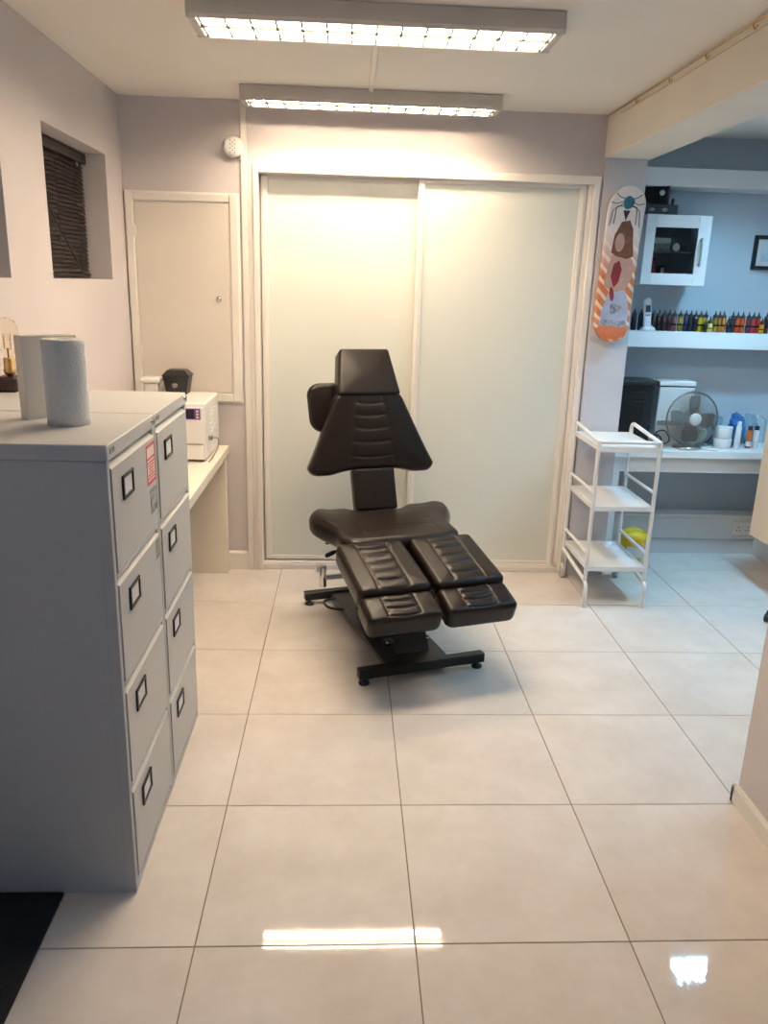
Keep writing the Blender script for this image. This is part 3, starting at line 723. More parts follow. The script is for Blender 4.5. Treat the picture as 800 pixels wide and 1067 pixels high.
# ================================================================== SKATEBOARD ON THE PILLAR
def skate_mat():
    m = bpy.data.materials.new('printed_deck'); m.use_nodes = True; nt = m.node_tree; b = nt.nodes['Principled BSDF']
    b.inputs['Roughness'].default_value = 0.35
    tc = nt.nodes.new('ShaderNodeTexCoord'); sp = nt.nodes.new('ShaderNodeSeparateXYZ'); nt.links.new(tc.outputs['Object'], sp.inputs[0])
    wv = nt.nodes.new('ShaderNodeTexWave'); wv.wave_type = 'BANDS'; wv.bands_direction = 'DIAGONAL'
    wv.inputs['Scale'].default_value = 9; wv.inputs['Distortion'].default_value = 0.6
    nt.links.new(tc.outputs['Object'], wv.inputs['Vector'])
    st = nt.nodes.new('ShaderNodeValToRGB'); st.color_ramp.elements[0].position = .62; st.color_ramp.elements[0].color = (.56, .17, .05, 1)
    st.color_ramp.elements[1].position = .74; st.color_ramp.elements[1].color = (.78, .56, .42, 1)
    nt.links.new(wv.outputs['Fac'], st.inputs[0])
    gd = nt.nodes.new('ShaderNodeMapRange'); gd.inputs[1].default_value = .36; gd.inputs[2].default_value = .62
    nt.links.new(sp.outputs['Z'], gd.inputs[0])
    mx = nt.nodes.new('ShaderNodeMix'); mx.data_type = 'RGBA'; nt.links.new(gd.outputs[0], mx.inputs['Factor'])
    nt.links.new(st.outputs[0], mx.inputs['A']); mx.inputs['B'].default_value = (.76, .71, .68, 1)
    nt.links.new(mx.outputs['Result'], b.inputs['Base Color'])
    return m
SKM = skate_mat()
SK = thing('skateboard_deck', 'printed skateboard deck hung upright on the grey pillar', 'skateboard', (1.524, 4.628, 1.455))
lean = R(1.8); skm = Matrix.Translation((1.520, 4.634, 1.455)) @ Matrix.Rotation(lean, 4, 'Y')
def skw(t):  # half width along the length 0..1
    e = min(t, 1-t)*.84
    w = .104
    if e < .11: w *= math.sqrt(max(0.0, 1-((.11-e)/.11)**2))
    return max(w, .004)
def sky(t):  # kick at both ends, board bowed off the wall
    return -.010-.030*(ss(.80, 1, t)+ss(.20, 0, t) if False else ss(.80, 1, t)+1-ss(0, .20, t))
V = []; F = []; NU, NV = 13, 60
vs = [.5-.5*math.cos(math.pi*i/NV)*1 for i in range(NV+1)]
for side in (0, 1):
    for t in vs:
        for j in range(NU):
            u = -1+2*j/(NU-1); V.append((u*skw(t), sky(t)-.006*(u*u)*0-(.011 if side == 0 else 0), t*.84))
o1 = (NV+1)*NU
for i in range(NV):
    for j in range(NU-1):
        a = i*NU+j; F.append((a, a+1, a+NU+1, a+NU)); F.append((o1+a, o1+a+NU, o1+a+NU+1, o1+a+1))
    F.append((i*NU, (i+1)*NU, o1+(i+1)*NU, o1+i*NU)); F.append((i*NU+NU-1, o1+i*NU+NU-1, o1+(i+1)*NU+NU-1, (i+1)*NU+NU-1))
for i in (0, NV):
    for j in range(NU-1):
        a = i*NU+j; F.append((a, o1+a, o1+a+1, a+1) if i == 0 else (a, a+1, o1+a+1, o1+a))
deck = MB().add(V, F, True, skm).build('deck', SKM, SK)
# abstract printed shapes, thin inlays hugging the deck front
def blob(name, pts, material, off, par=deck):
    pts2 = pts
    n = len(pts2)
    cx = sum(p[0] for p in pts2)/n; cz = sum(p[1] for p in pts2)/n
    V = []; F = []; K = 6
    for k in range(K+1):
        for (x, z) in pts2:
            xx = cx+(x-cx)*k/K; zz = cz+(z-cz)*k/K; V.append((xx, sky(zz/.84)-.011-off, zz))
    for k in range(K):
        for i in range(n):
            j = (i+1) % n; F.append((k*n+i, k*n+j, (k+1)*n+j, (k+1)*n+i))
    o = MB().add(V, F, True, skm); return o.build(name, material, par)
def ell(cx, cz, a, b, n=20, rot=0, wob=0):
    out = []
    for i in range(n):
        t = 2*math.pi*i/n; k = 1+wob*math.sin(3*t+1)+wob*.6*math.sin(5*t)
        x, z = a*k*math.cos(t), b*k*math.sin(t)
        out.append((cx+x*math.cos(rot)-z*math.sin(rot), cz+x*math.sin(rot)+z*math.cos(rot)))
    return out
C = dict(teal=mat('deck_teal', (.03, .17, .25), .4, noise=.3, nscale=60), ink=mat('deck_dark', (.02, .018, .018), .45), brown=mat('deck_brown', (.20, .075, .035), .4, noise=.4, nscale=40),
         tan=mat('deck_tan', (.50, .30, .24), .4, noise=.15, nscale=30), red=mat('deck_red', (.26, .025, .03), .4, noise=.3, nscale=40),
         lilac=mat('deck_lilac', (.44, .46, .60), .4, noise=.25, nscale=14), grey=mat('deck_grey', (.12, .12, .13), .5, col2=(.36, .37, .39), nscale=60), orange=mat('deck_orange', (.55, .13, .04), .4, noise=.15, nscale=20))
blob('printed_shape', ell(.0, .060, .088, .045, wob=.03), C['orange'], .0004)
blob('printed_shape', [(-.070, .10), (.085, .10), (.092, .17), (.072, .25), (.045, .31), (-.020, .32), (-.045, .25), (-.065, .17)], C['lilac'], .0006)
blob('printed_shape', [(-.088, .10), (-.05, .085), (0, .09), (.05, .08), (.09, .10), (.075, .125), (.03, .115), (-.02, .125), (-.06, .12)], C['grey'], .0010)
blob('printed_shape', ell(.008, .185, .030, .028, wob=.2), C['grey'], .0009)
blob('printed_shape', [(-.072, .31), (-.02, .275), (.05, .29), (.085, .36), (.078, .45), (.035, .49), (-.045, .48), (-.060, .42)], C['tan'], .0012)
blob('printed_shape', [(-.055, .49), (-.048, .58), (-.015, .655), (.030, .665), (.055, .62), (.062, .55), (.075, .475), (.040, .46), (-.02, .47)], C['brown'], .0014)
blob('printed_shape', ell(-.012, .545, .027, .050), C['tan'], .0018)
blob('printed_shape', [(-.040, .36), (-.015, .30), (.01, .33), (.02, .40), (.0, .45), (-.03, .43)], C['red'], .0018)
blob('printed_shape', ell(-.02, .265, .013, .04, rot=.2), C['red'], .0016)
blob('printed_shape', ell(.005, .755, .030, .034, wob=.05), C['teal'], .0010)
blob('printed_shape', [(-.018, .715), (.022, .715), (.003, .660)], C['ink'], .0012)
for s in (-1, 1):
    for (pts) in (((.02, .735), (.058, .735), (.062, .64)), ((.02, .75), (.075, .715), (.085, .63)), ((.02, .76), (.065, .745), (.092, .755)), ((.02, .775), (.05, .78), (.072, .80))):
        q = rpath([(s*x, 0, z) for (x, z) in pts], .012, 3)
        MB().add(*(lambda mb: (mb.v, mb.f))(MB().tube([skm @ Vector((p.x, sky(p.z/.84)-.0112, p.z)) for p in q], .0022, 5)), True).build('printed_line', C['ink'], deck)

# ================================================================== SIDE ROOM: SHELVES, DESK
sh = MB().box(1.645, RX, 4.98, RWY, 1.402, 1.502, ch=.003).build('wall_shelf', 'lacquer'); tag(sh, 'thick white floating shelf carrying the row of ink bottles', 'shelf')
sh2 = MB().box(1.645, RX, 4.98, RWY, 2.348, 2.452, ch=.003).build('wall_shelf', 'lacquer'); tag(sh2, 'thick white floating shelf high up under the ceiling', 'shelf')
rd = thing('wall_desk', 'white desk under the bottle shelf with the steel fan on it', 'desk', (2.3, 5.02, 0))
MB().box(1.660, RX-.004, 4.84, RWY-.002, .722, .770, ch=.003).build('desk_top', 'lacquer', rd)
MB().box(1.70, RX-.02, 4.875, 4.90, .622, .722, ch=.002).build('apron', 'lacquer', rd)
MB().box(1.715, 1.765, 4.86, 5.05, 0, .722, ch=.003).build('leg_panel', 'lacquer', rd)
MB().box(1.660, 1.700, 4.90, 5.05, 0, .722, ch=.003).build('leg_shade_panel', 'inside', rd)  # dark panel stands in for the shaded left side of the leg
# socket on skirting box
so = thing('power_socket', 'white double socket plate on the boxed skirting below the desk', 'socket', (2.745, 5.07, .142))
MB().box(2.678, 2.815, 5.061, 5.07, .145, .238, ch=.003).build('plate', 'white', so)
for dx in (-.033, .033):
    for (a, b) in ((0, .016), (-.011, -.006), (.011, -.006)):
        MB().box(2.7465+dx+a-.003, 2.7465+dx+a+.003, 5.059, 5.0615, .185+b-.004, .185+b+.004).build('pin_hole', 'black', so)
# cream wall unit on the right
cu = thing('wall_unit', 'cream wall hung unit at the right edge, its plain side facing the room', 'cabinet', (2.76, 4.37, .29))
MB().box(2.55, RX-.002, 4.12, 4.62, .29, 1.065, ch=.004).build('carcass', 'creampanel', cu)
MB().box(2.545, RX-.002, 4.115, 4.625, 1.065, 1.085, ch=.003).build('top', 'creampanel', cu)
MB().box(2.585, 2.625, 4.56, 4.61, .268, .29, ch=.004).build('foot_pad', 'black', cu)
bo = thing('black_bowl', 'round black object on the cream unit at the right edge', 'bowl', (2.615, 4.55, 1.085))
MB().lathe([(.035, 0), (.055, .015), (.062, .045), (.055, .075), (.035, .088), (0, .092)], (2.615, 4.55, 1.085), 24).build('body', 'black', bo)
# stool, only one castor of it is in view
sto = thing('rolling_stool', 'black rolling stool, only one castor visible at the right edge', 'stool', (2.56, 3.70, 0))
for k in range(5):
    a = math.atan2(.225, -.214)+k*2*math.pi/5; cx_, cy_ = 2.56+.305*math.cos(a), 3.70+.305*math.sin(a)
    MB().tube([(2.56, 3.70, .10), (cx_, cy_, .065)], .013, 8).build('base_arm', 'blackmetal', sto)
    MB().lathe([(.008, -.016), (.024, -.016), (.026, -.012), (.026, .012), (.024, .016), (.008, .016)], m=rotm((cx_, cy_, .026), ry=R(90), rz=a), n=18).lathe([(.010, .03), (.014, .05), (.010, .07)], (cx_, cy_, 0), 10).build('castor', 'black', sto)
MB().cyl((2.56, 3.70, .08), (2.56, 3.70, .45), .02, 14).build('column', 'blackmetal', sto)
MB().lathe([(.10, .45), (.16, .455), (.17, .48), (.165, .51), (.12, .525), (0, .528)], (2.56, 3.70, 0), 30).build('seat', 'leather', sto)

# wall cabinet with glass door
wc = thing('glass_door_cabinet', 'small white wall cabinet with dark glass door above the bottle shelf', 'cabinet', (1.99, 5.07, 1.782))
cx0, cx1, cy0, cz0, cz1 = 1.782, 2.182, 4.955, 1.782, 2.186
b = MB().box(cx0, cx0+.016, cy0, RWY, cz0, cz1).box(cx1-.016, cx1, cy0, RWY, cz0, cz1).box(cx0+.016, cx1-.016, cy0, RWY, cz0, cz0+.016).box(cx0+.016, cx1-.016, cy0, RWY, cz1-.016, cz1)
b.build('carcass', 'lacquer', wc)
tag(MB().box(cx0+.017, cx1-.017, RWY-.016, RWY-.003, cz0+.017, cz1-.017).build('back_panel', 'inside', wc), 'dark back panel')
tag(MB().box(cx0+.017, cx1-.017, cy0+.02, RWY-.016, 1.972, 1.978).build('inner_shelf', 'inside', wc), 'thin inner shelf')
d = MB(); dy0, dy1 = cy0-.022, cy0-.002; gx0, gx1, gz0, gz1 = 1.842, 2.104, 1.850, 2.114
d.box(cx0, gx0, dy0, dy1, cz0, cz1, ch=.002).box(gx1, cx1, dy0, dy1, cz0, cz1, ch=.002).box(gx0, gx1, dy0, dy1, cz0, gz0, ch=.002).box(gx0, gx1, dy0, dy1, gz1, cz1, ch=.002)
dd = d.build('door', 'lacquer', wc)
tag(MB().box(gx0, gx1, cy0-.014, cy0-.010, gz0, gz1).build('glass_pane', 'pane', dd), 'clear glass pane')
hb = MB().box(2.120, 2.132, dy0-.026, dy0-.014, 1.892, 2.060, ch=.003).box(2.120, 2.132, dy0-.016, dy0, 1.90, 1.912).box(2.120, 2.132, dy0-.016, dy0, 2.04, 2.052)
tag(hb.build('door_handle', 'steel', dd), 'slim steel bar handle')
# things in the cabinet
t = thing('red_tin', 'red tin on the bottom of the small glass door cabinet', 'tin', (1.868, 5.06, 1.798))
MB().box(1.838, 1.898, 5.02, 5.10, 1.798, 1.925, ch=.004).build('body', 'redtin', t); MB().box(1.836, 1.900, 5.018, 5.102, 1.925, 1.945, ch=.004).build('lid', 'redtin', t)
t = thing('black_mug', 'small black and white mug beside the red tin in the glass cabinet', 'mug', (1.945, 5.05, 1.798))
MB().lathe([(.024, 0), (.026, .004), (.026, .10), (.023, .10), (.023, .01), (0, .008)], (1.945, 5.05, 1.798), 18, cap=False).build('cup', 'black', t)
MB().box(1.935, 1.955, 5.0225, 5.0245, 1.85, 1.885).build('label', 'white', t)
t = thing('grey_box', 'long two tone grey box on the inner shelf of the glass cabinet', 'box', (1.90, 5.06, 1.978))
MB().box(1.840, 1.965, 5.0, 5.12, 1.978, 2.025, ch=.002).build('base', 'greyprint', t); MB().box(1.838, 1.967, 4.998, 5.122, 2.025, 2.058, ch=.002).build('lid', 'paper', t)
t = thing('small_device', 'small black and silver tattoo machine on the inner shelf of the glass cabinet', 'machine', (2.04, 5.06, 1.978))
MB().lathe([(.022, -.02), (.026, -.01), (.026, .01), (.022, .02)], m=rotm((2.015, 5.04, 2.006), rx=R(90)), n=18).build('coil', 'steel', t)
MB().box(2.035, 2.095, 5.03, 5.05, 1.985, 2.018, ch=.004).box(2.0, 2.09, 5.03, 5.055, 1.978, 1.986, ch=.002).build('frame', 'black', t)
# on top of the cabinet
t = thing('power_supply', 'flat black power supply with round dials on top of the small wall cabinet', 'power supply', (1.90, 5.07, 2.186))
MB().box(1.785, 1.985, 4.99, 5.16, 2.186, 2.248, ch=.004).build('case', 'black', t)
for x in (1.822, 1.905):
    MB().lathe([(.018, 0), (.018, .004), (.012, .005), (.011, .012), (0, .013)], m=rotm((x, 4.991, 2.216), rx=R(90)), n=16, sy=.6).build('dial', 'steel', t)
MB().cyl((1.962, 5.03, 2.248), (1.962, 5.03, 2.284), .009, 12).build('knob', 'black', t)
t = thing('black_speaker', 'black cube speaker with a pale badge stacked on the flat black power supply', 'speaker', (1.862, 5.07, 2.2485), rz=R(-24))
MB().box(-.085, .085, -.062, .062, 0, .128, ch=.004).build('case', 'black', t, local=True)
MB().box(-.076, .076, -.065, -.0615, .008, .120, ch=.002).build('grille', 'mat_', t, local=True)
MB().lathe([(.016, 0), (.016, .002), (.009, .003), (.005, .001), (0, .001)], m=rotm((.046, -.065, .064), rx=R(90)), n=12).build('badge', 'paper', t, local=True)

# framed picture
pf = thing('framed_picture', 'small picture in a dark frame on the blue wall at the right edge', 'picture', (2.77, RWY, 1.895))
f = MB(); X0, X1, Z0, Z1, yb = 2.585, 2.885, 1.895, 2.105, RWY-.002
for (a, b_, c, e) in ((X0, X0+.024, Z0, Z1), (X1-.024, X1, Z0, Z1), (X0+.024, X1-.024, Z0, Z0+.024), (X0+.024, X1-.024, Z1-.024, Z1)): f.box(a, b_, yb-.022, yb, c, e, ch=.003)
f.build('frame', 'blackmetal', pf)
MB().box(X0+.024, X1-.024, yb-.010, yb-.006, Z0+.024, Z1-.024).build('mount', 'paper', pf)
MB().box(X0+.055, X1-.05, yb-.0115, yb-.0098, Z0+.05, Z1-.05).build('print', mat('pale_blue_print', (.42, .52, .58), .5, col2=(.70, .74, .76), nscale=9), pf)

# phone on its cradle
ph = thing('cordless_phone', 'white cordless phone upright in its cradle at the left end of the bottle shelf', 'phone', (1.905, 5.04, 1.502))
MB().lathe([(.042, 0), (.044, .006), (.036, .018), (.022, .030), (.016, .036)], (1.905, 5.04, 1.502), 24, sx=1.12, sy=.95).build('cradle', 'white', ph)
hm = rotm((1.897, 5.036, 1.520), rx=R(-6), ry=R(-3))
hs = MB().box(-.023, .023, -.012, .012, 0, .165, ch=.008, m=hm).lathe([(.023, 0), (.023, .02), (.017, .024)], m=hm @ rotm((0, .012, .160), rx=R(90)), n=18).build('handset', 'white', ph)
MB().box(-.015, .015, -.0145, -.011, .095, .138, ch=.001, m=hm).build('screen', 'screen', hs)
for r_ in range(3):
    MB().box(-.014, .014, -.0135, -.0115, .03+r_*.020, .043+r_*.020, ch=.001, m=hm).build('keypad_row', 'greyprint' if r_ == 2 else 'paper', hs)

# ink bottles
INK = dict(black=(.008, .008, .010), navy=(.012, .018, .045), maroon=(.055, .014, .022), darkred=(.06, .015, .012), mauve=(.20, .085, .075), gold=(.30, .19, .02), yellow=(.48, .37, .015),
           lemon=(.72, .58, .14), brownorange=(.36, .13, .015), orange=(.55, .17, .012), redorange=(.60, .075, .012), red=(.50, .03, .018), pink=(.48, .04, .045), plum=(.085, .035, .05), amber=(.70, .27, .01))
IM = {k: mat('ink_'+k, v, .25, noise=.25, nscale=40, coat=.2) for k, v in INK.items()}
def px_at(px, Y, z=1.55):
    # position along the shelf of a bottle seen in that column of the photograph (camera ray meets the row)
    lo, hi = 1.6, 3.2
    for _ in range(40):
        mid = (lo+hi)/2; d = Vector((mid, Y, z))-Vector((0, 0, 1.738)); x = 400+820.6*d.dot(rv)/d.dot(fw)
        if x < px: lo = mid
        else: hi = mid
    return lo
proto = {}
def bottle(px, colour, label, h=.092, r=.0158, Y=5.075, cap='black'):
    x = px_at(px, Y); z = 1.502
    root = thing('ink_bottle', label, 'bottle', (x, Y, z), 'ink bottles on the shelf')
    key = (h, r)
    if key not in proto:
        bd = MB().lathe([(r*.9, 0), (r, .003), (r, h-.006), (r*.8, h), (r*.5, h+.003)], (x, Y, z), 16).build('body', IM[colour], root)
        cp_ = MB().lathe([(r*.96, h-.002), (r*.96, h+.013), (r*.55, h+.016), (r*.34, h+.024), (r*.14, h+.040), (0, h+.041)], (x, Y, z), 12).build('cap', 'black', root)
        proto[key] = (bd, cp_)
        lb = MB().lathe([(r+.0004, h*.40), (r+.0004, h*.52)], (x, Y, z), 16, cap=False).build('band', IM['black'], root)
        proto[key] = (bd, cp_, lb)
    else:
        for k, q in enumerate(proto[key]):
            c = q.copy(); COL.objects.link(c); c.parent = root
            if k == 0:
                c.data = q.data.copy(); c.data.materials[0] = IM[colour]
    return root
rows = [(654, 'black', 'black'), (660, 'black', 'black'), (667, 'black', 'black'), (680.5, 'darkred', 'dark red'), (686, 'black', 'black'), (691.2, 'maroon', 'dark maroon'), (696.6, 'maroon', 'dark maroon'),
        (702, 'mauve', 'dusky pink'), (708, 'gold', 'olive gold'), (713.8, 'navy', 'dark navy'), (719, 'navy', 'dark navy'), (724, 'black', 'blackish'), (729.2, 'yellow', 'olive yellow'), (734.2, 'yellow', 'olive yellow'),
        (744.2, 'gold', 'olive gold'), (748.2+.4, 'brownorange', 'brown orange'), (753, 'orange', 'orange'), (762.5, 'navy', 'dark navy'), (767.6, 'redorange', 'orange red'), (772.8, 'redorange', 'orange red'),
        (779, 'plum', 'plum'), (784, 'pink', 'pinkish red'), (789, 'red', 'red'), (797.8, 'maroon', 'dark maroon')]
word = ['first', 'second', 'third', 'fourth', 'fifth', 'sixth', 'seventh', 'eighth', 'ninth', 'tenth', 'eleventh', 'twelfth', 'thirteenth', 'fourteenth', 'fifteenth', 'sixteenth', 'seventeenth', 'eighteenth', 'nineteenth', 'twentieth', 'twenty-first']
for k, (px, c, nm) in enumerate(rows):
    if k < 3: lab = ['black ink bottle next to the skateboard, at the left end of the shelf', 'black ink bottle second from the skateboard, left of the phone', 'black ink bottle close behind the white phone, on its left'][k]
    else: lab = '%s ink bottle in the back row, %s to the right of the white phone' % (nm, word[k-3])
    bottle(px, c, lab)
bottle(739.5, 'lemon', 'short pale yellow ink bottle standing in front of the row', h=.058, r=.0155, Y=5.032)
bottle(736-.8, 'black', 'short black ink bottle just left of the pale yellow one in front', h=.050, r=.0120, Y=5.034)
bottle(793.5, 'amber', 'short amber ink bottle in front of the reds at the right end', h=.060, r=.0150, Y=5.032)
bottle(758.6, 'black', 'short black ink bottle in the gap between the oranges and the reds', h=.064, r=.0130, Y=5.06)

# ---- things on the side-room desk
DZ = .770
t = thing('black_printer', 'black boxy cabinet with recessed front standing on the desk beside the pillar', 'box', (1.845, 5.03, DZ))
MB().box(1.70, 1.958, 4.945, 5.17, DZ, 1.165, ch=.004).build('case', 'black', t)
MB().box(1.690, 1.985, 4.925, 5.18, 1.165, 1.195, ch=.004).build('lid', 'black', t)
MB().box(1.715, 1.905, 4.937, 4.946, 1.075, 1.125, ch=.003).build('drawer', 'blackmetal', t)
MB().box(1.715, 1.905, 4.939, 4.946, .80, 1.065, ch=.003).build('door', 'blackmetal', t)
t = thing('white_printer', 'white boxy machine with dark line under its lid, behind the steel fan', 'printer', (2.15, 5.11, DZ))
MB().box(2.035, 2.268, 5.05, 5.195, DZ, 1.148, ch=.004).build('case', 'white', t)
MB().box(2.035, 2.268, 5.055, 5.195, 1.148, 1.156).build('seam', 'black', t)
MB().box(2.030, 2.272, 5.045, 5.195, 1.156, 1.188, ch=.004).build('lid', 'white', t)
MB().box(2.045, 2.16, 5.044, 5.051, .90, .93, ch=.002).build('tray_slot', 'greyprint', t)
# fan
fx, fy, fz, fr_ = 2.223, 4.930, .963, .172
fan = thing('desk_fan', 'round steel desk fan with wire cage on the white desk', 'fan', (fx-.012, fy, DZ))
MB().lathe([(.086, 0), (.088, .006), (.080, .018), (.050, .030), (.020, .038), (.015, .045), (.015, .075)], (fx-.012, fy+.01, DZ), 30).build('base', 'steel', fan)
MB().box(fx-.03, fx+.006, fy+.01, fy+.045, DZ+.07, fz-.12, ch=.004).box(fx-.028, fx+.004, fy+.040, fy+.058, DZ+.07, fz+.02, ch=.004).build('neck', 'steel', fan)
tilt = rotm((fx, fy, fz), rx=R(-4), rz=R(4))
MB().lathe([(.018, .0), (.045, .015), (.050, .035), (.040, .055), (0, .060)], m=tilt @ rotm((0, .015, 0), rx=R(-90)), n=22).build('motor', 'steel', fan)
g = MB()
def ringp(r, y, n=48): return [tilt @ Vector((r*math.cos(2*math.pi*i/n), y, r*math.sin(2*math.pi*i/n))) for i in range(n)]
g.tube(ringp(fr_, 0), .0065, 8, True)
g.build('guard_rim', 'greymetal', fan)
g = MB()
for k in range(64):
    a = 2*math.pi*k/64
    for sg in (-1, 1):
        pts = [tilt @ Vector((r*math.cos(a+tw), sg*y, r*math.sin(a+tw))) for (r, y, tw) in ((.03, .040, 0), (.08, .040, .10), (.13, .032, .16), (fr_, .002, .18))]
        g.tube(pts, .0017, 4)
for (r, y) in ((.08, .040), (.125, .034)):
    g.tube(ringp(r, -y), .0010, 4, True); g.tube(ringp(r, y), .0010, 4, True)
tag(g.build('wire_guard', 'wire', fan), kind='stuff')
for k in range(4):
    a = k*math.pi/2+math.pi/2+.06
    V = []; F = []
    NR, NW = 6, 5
    for i in range(NR+1):
        r = .025+.120*i/NR; wdt = .022+.030*ss(0, .5, i/NR)*(1-.35*ss(.85, 1, i/NR))
        for j in range(NW+1):
            q = -1+2*j/NW; ang = R(28)
            x, yy, zz = q*wdt*math.cos(ang), q*wdt*math.sin(ang)*.7, r
            V.append(tilt @ (Matrix.Rotation(a-math.pi/2, 4, 'Y') @ Vector((x, yy, zz))))
    for i in range(NR):
        for j in range(NW):
            c = i*(NW+1)+j; F.append((c, c+1, c+NW+2, c+NW+1))
    n0 = len(V); V += [v+Vector((0, .002, 0)) for v in V]
    F += [tuple(n0+i for i in reversed(f_)) for f_ in F]
    MB().add(V, F, True).build('blade', 'greymetal', fan)
MB().lathe([(.040, -.004), (.040, .006), (.030, .013), (0, .015)], m=tilt @ rotm((0, -.036, 0), rx=R(90)), n=24).build('hub_badge', 'wheel', fan)
# cables
c1 = MB().tube(rpath([(2.00, 5.01, .776), (2.03, 5.02, .86), (2.10, 5.03, .875), (2.14, 5.025, .80), (2.09, 5.015, .776), (2.01, 5.01, .785)], .05, 6), .0045, 6)
c1.tube(rpath([(1.995, 5.005, .777), (2.05, 5.01, .80), (2.03, 5.02, .85), (2.08, 5.03, .82), (2.07, 5.02, .777)], .04, 6), .0045, 6)
tag(c1.build('power_cables', 'black'), 'tangle of black cables on the desk left of the fan', 'cable')
c2 = MB().tube(rpath([(2.275, 5.022, .777), (2.33, 5.022, .785), (2.395, 5.022, .80), (2.425, 5.022, .87), (2.395, 5.022, .94), (2.34, 5.022, .96)], .06, 6), .005, 6)
tag(c2.build('fan_cable', 'black'), 'black looped cable behind the right side of the fan', 'cable')
# coaster-like white plate below the fan
tag(MB().lathe([(.05, 0), (.056, .004), (.056, .008), (.045, .010)], (2.355, 4.905, DZ), 24).build('white_saucer', 'white'), 'flat white saucer on the desk edge right of the fan base', 'saucer')
def pot(name, label, cat, x, y, r, h, m, lidm=None, z=DZ, n=22):
    root = thing(name, label, cat, (x, y, z))
    MB().lathe([(r*.92, 0), (r, .004), (r, h*.84), (r*.96, h*.86)], (x, y, z), n).build('body', m, root)
    MB().lathe([(r*1.03, h*.86), (r*1.03, h-.003), (r*.98, h), (0, h)], (x, y, z), n).build('lid', lidm or m, root)
    return root
pot('green_tub', 'pale green tub on the desk behind the right side of the fan', 'tub', 2.363, 5.07, .030, .105, 'green')
pot('white_tub', 'wide white tub on the desk, lower one of the stack right of the fan', 'tub', 2.470, 4.985, .055, .062, 'white')
pot('white_tub', 'wide white tub on top of the other one right of the fan', 'tub', 2.470, 4.985, .051, .078, 'white', z=DZ+.0625)
t = thing('white_bottle', 'slim white tube bottle standing in front of the blue plastic bag', 'bottle', (2.548, 4.945, DZ))
MB().lathe([(.018, 0), (.019, .004), (.0165, .145), (.012, .155)], (2.548, 4.945, DZ), 18).build('body', 'white', t)
MB().lathe([(.012, .155), (.012, .178), (.006, .182), (0, .183)], (2.548, 4.945, DZ), 16).build('cap', 'white', t)
def crumple(name, c, rx_, ry_, rz_, m, label, cat, amp=.18, seed=1, parent=None):
    rnd = random.Random(seed); V = []; F = []; nu, nv = 28, 18
    ph = [(rnd.uniform(1, 7), rnd.uniform(0, 6), rnd.uniform(2, 9)) for _ in range(9)]
    for i in range(nv+1):
        th = math.pi*i/nv
        for j in range(nu):
            a = 2*math.pi*j/nu; k = 1
            for (p, q, r) in ph: k += amp/9*2.2*math.sin(round(p)*a+q)*math.sin(round(r)*th+q*2)*abs(math.sin(th))
            V.append((c[0]+rx_*k*math.sin(th)*math.cos(a), c[1]+ry_*k*math.sin(th)*math.sin(a), max(c[2]-rz_*.92, c[2]-rz_*math.cos(th)*k)))
    for i in range(nv):
        for j in range(nu): F.append((i*nu+j, i*nu+(j+1) % nu, (i+1)*nu+(j+1) % nu, (i+1)*nu+j))
    o = MB().add(V, F, False).build(name, m, parent); return tag(o, label, cat) if parent is None else o
crumple('plastic_bag', (2.585, 5.060, DZ+.106), .052, .048, .112, 'bluebag', 'crumpled blue plastic bag on the desk between the tubs and the orange bottle', 'bag', .5, 3)
crumple('clear_bag', (2.700, 5.120, DZ+.100), .052, .040, .104, 'clearbag', 'crumpled clear film bag on the desk behind the orange bottle', 'bag', .5, 5)
t = thing('dark_box', 'small dark grey box with black lid between the white tubs and the blue bag', 'box', (2.475, 5.11, DZ))
MB().box(2.425, 2.500, 5.08, 5.15, DZ, .955, ch=.003).build('body', 'clearbag', t); MB().box(2.43, 2.512, 5.072, 5.155, .872, .89, ch=.002).build('strap', 'black', t)
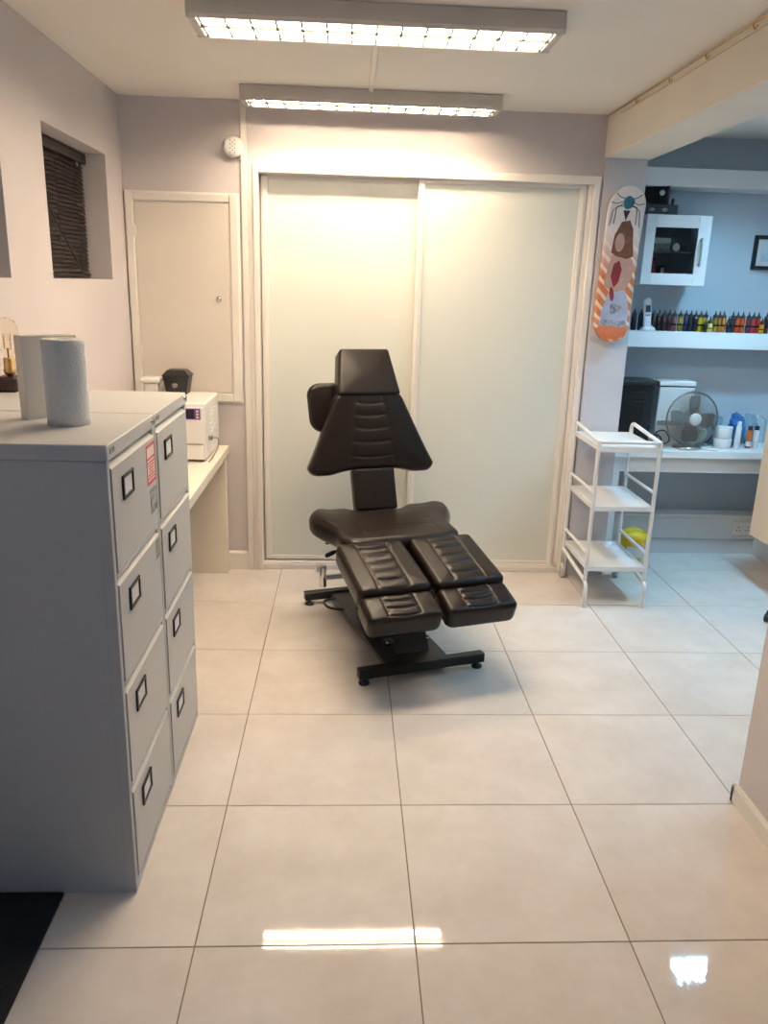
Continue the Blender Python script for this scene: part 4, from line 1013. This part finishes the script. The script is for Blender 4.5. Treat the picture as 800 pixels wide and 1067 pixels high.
def spray(x, y, m, label, h=.115, r=.017):
    t = thing('small_bottle', label, 'bottle', (x, y, DZ))
    MB().lathe([(r*.92, 0), (r, .003), (r, h), (r*.7, h+.008)], (x, y, DZ), 18).build('body', m, t)
    MB().lathe([(r*.85, h+.006), (r*.85, h+.030), (r*.5, h+.034), (0, h+.034)], (x, y, DZ), 14).build('cap', 'black', t)
    MB().lathe([(r+.0005, h*.15), (r+.0005, h*.42)], (x, y, DZ), 18, cap=False).build('label', 'paper', t)
spray(2.640, 4.975, 'orange', 'small orange bottle with black cap on the desk near the cream unit')
spray(2.690, 4.985, 'white', 'small white bottle with black cap right of the orange bottle')
t = thing('wire_loop', 'thin wire loop stand behind the small bottles at the right of the desk', 'stand', (2.715, 5.03, DZ))
MB().tube(rpath([(2.675, 5.03, DZ), (2.675, 5.03, .93), (2.715, 5.03, .985), (2.765, 5.03, .955), (2.765, 5.03, DZ)], .04, 6), .0022, 6).build('wire', 'chrome', t)

# yellow sharps bin
yx, yy_ = 1.872, 4.775
yb_ = thing('sharps_bin', 'yellow sharps bin on the floor behind the white trolley', 'bin', (yx, yy_, 0))
MB().lathe([(.058, 0), (.062, .006), (.076, .205), (.077, .215)], (yx, yy_, 0), 28).build('body', 'yellow', yb_)
MB().lathe([(.083, .205), (.086, .212), (.086, .232), (.078, .246), (.060, .252), (.050, .262), (.020, .264), (0, .264)], (yx, yy_, 0), 28).build('lid', 'yellow', yb_)
V = []; F = []
for k in range(9):
    a = R(-135+k*90/8)
    for (r, z) in ((.0705, .09), (.0760, .165)): V.append((yx+r*math.cos(a), yy_+r*math.sin(a), z))
for k in range(8): F.append((2*k, 2*k+2, 2*k+3, 2*k+1))
tag(MB().add(V, F, True).build('label', 'paper', yb_), 'white label')
MB().tube(rpath([(yx-.083, yy_, .222), (yx-.075, yy_-.03, .245), (yx, yy_-.04, .272), (yx+.075, yy_-.03, .245), (yx+.083, yy_, .222)], .03), .004, 6).build('handle', 'yellow', yb_)
bpy.context.view_layer.update()
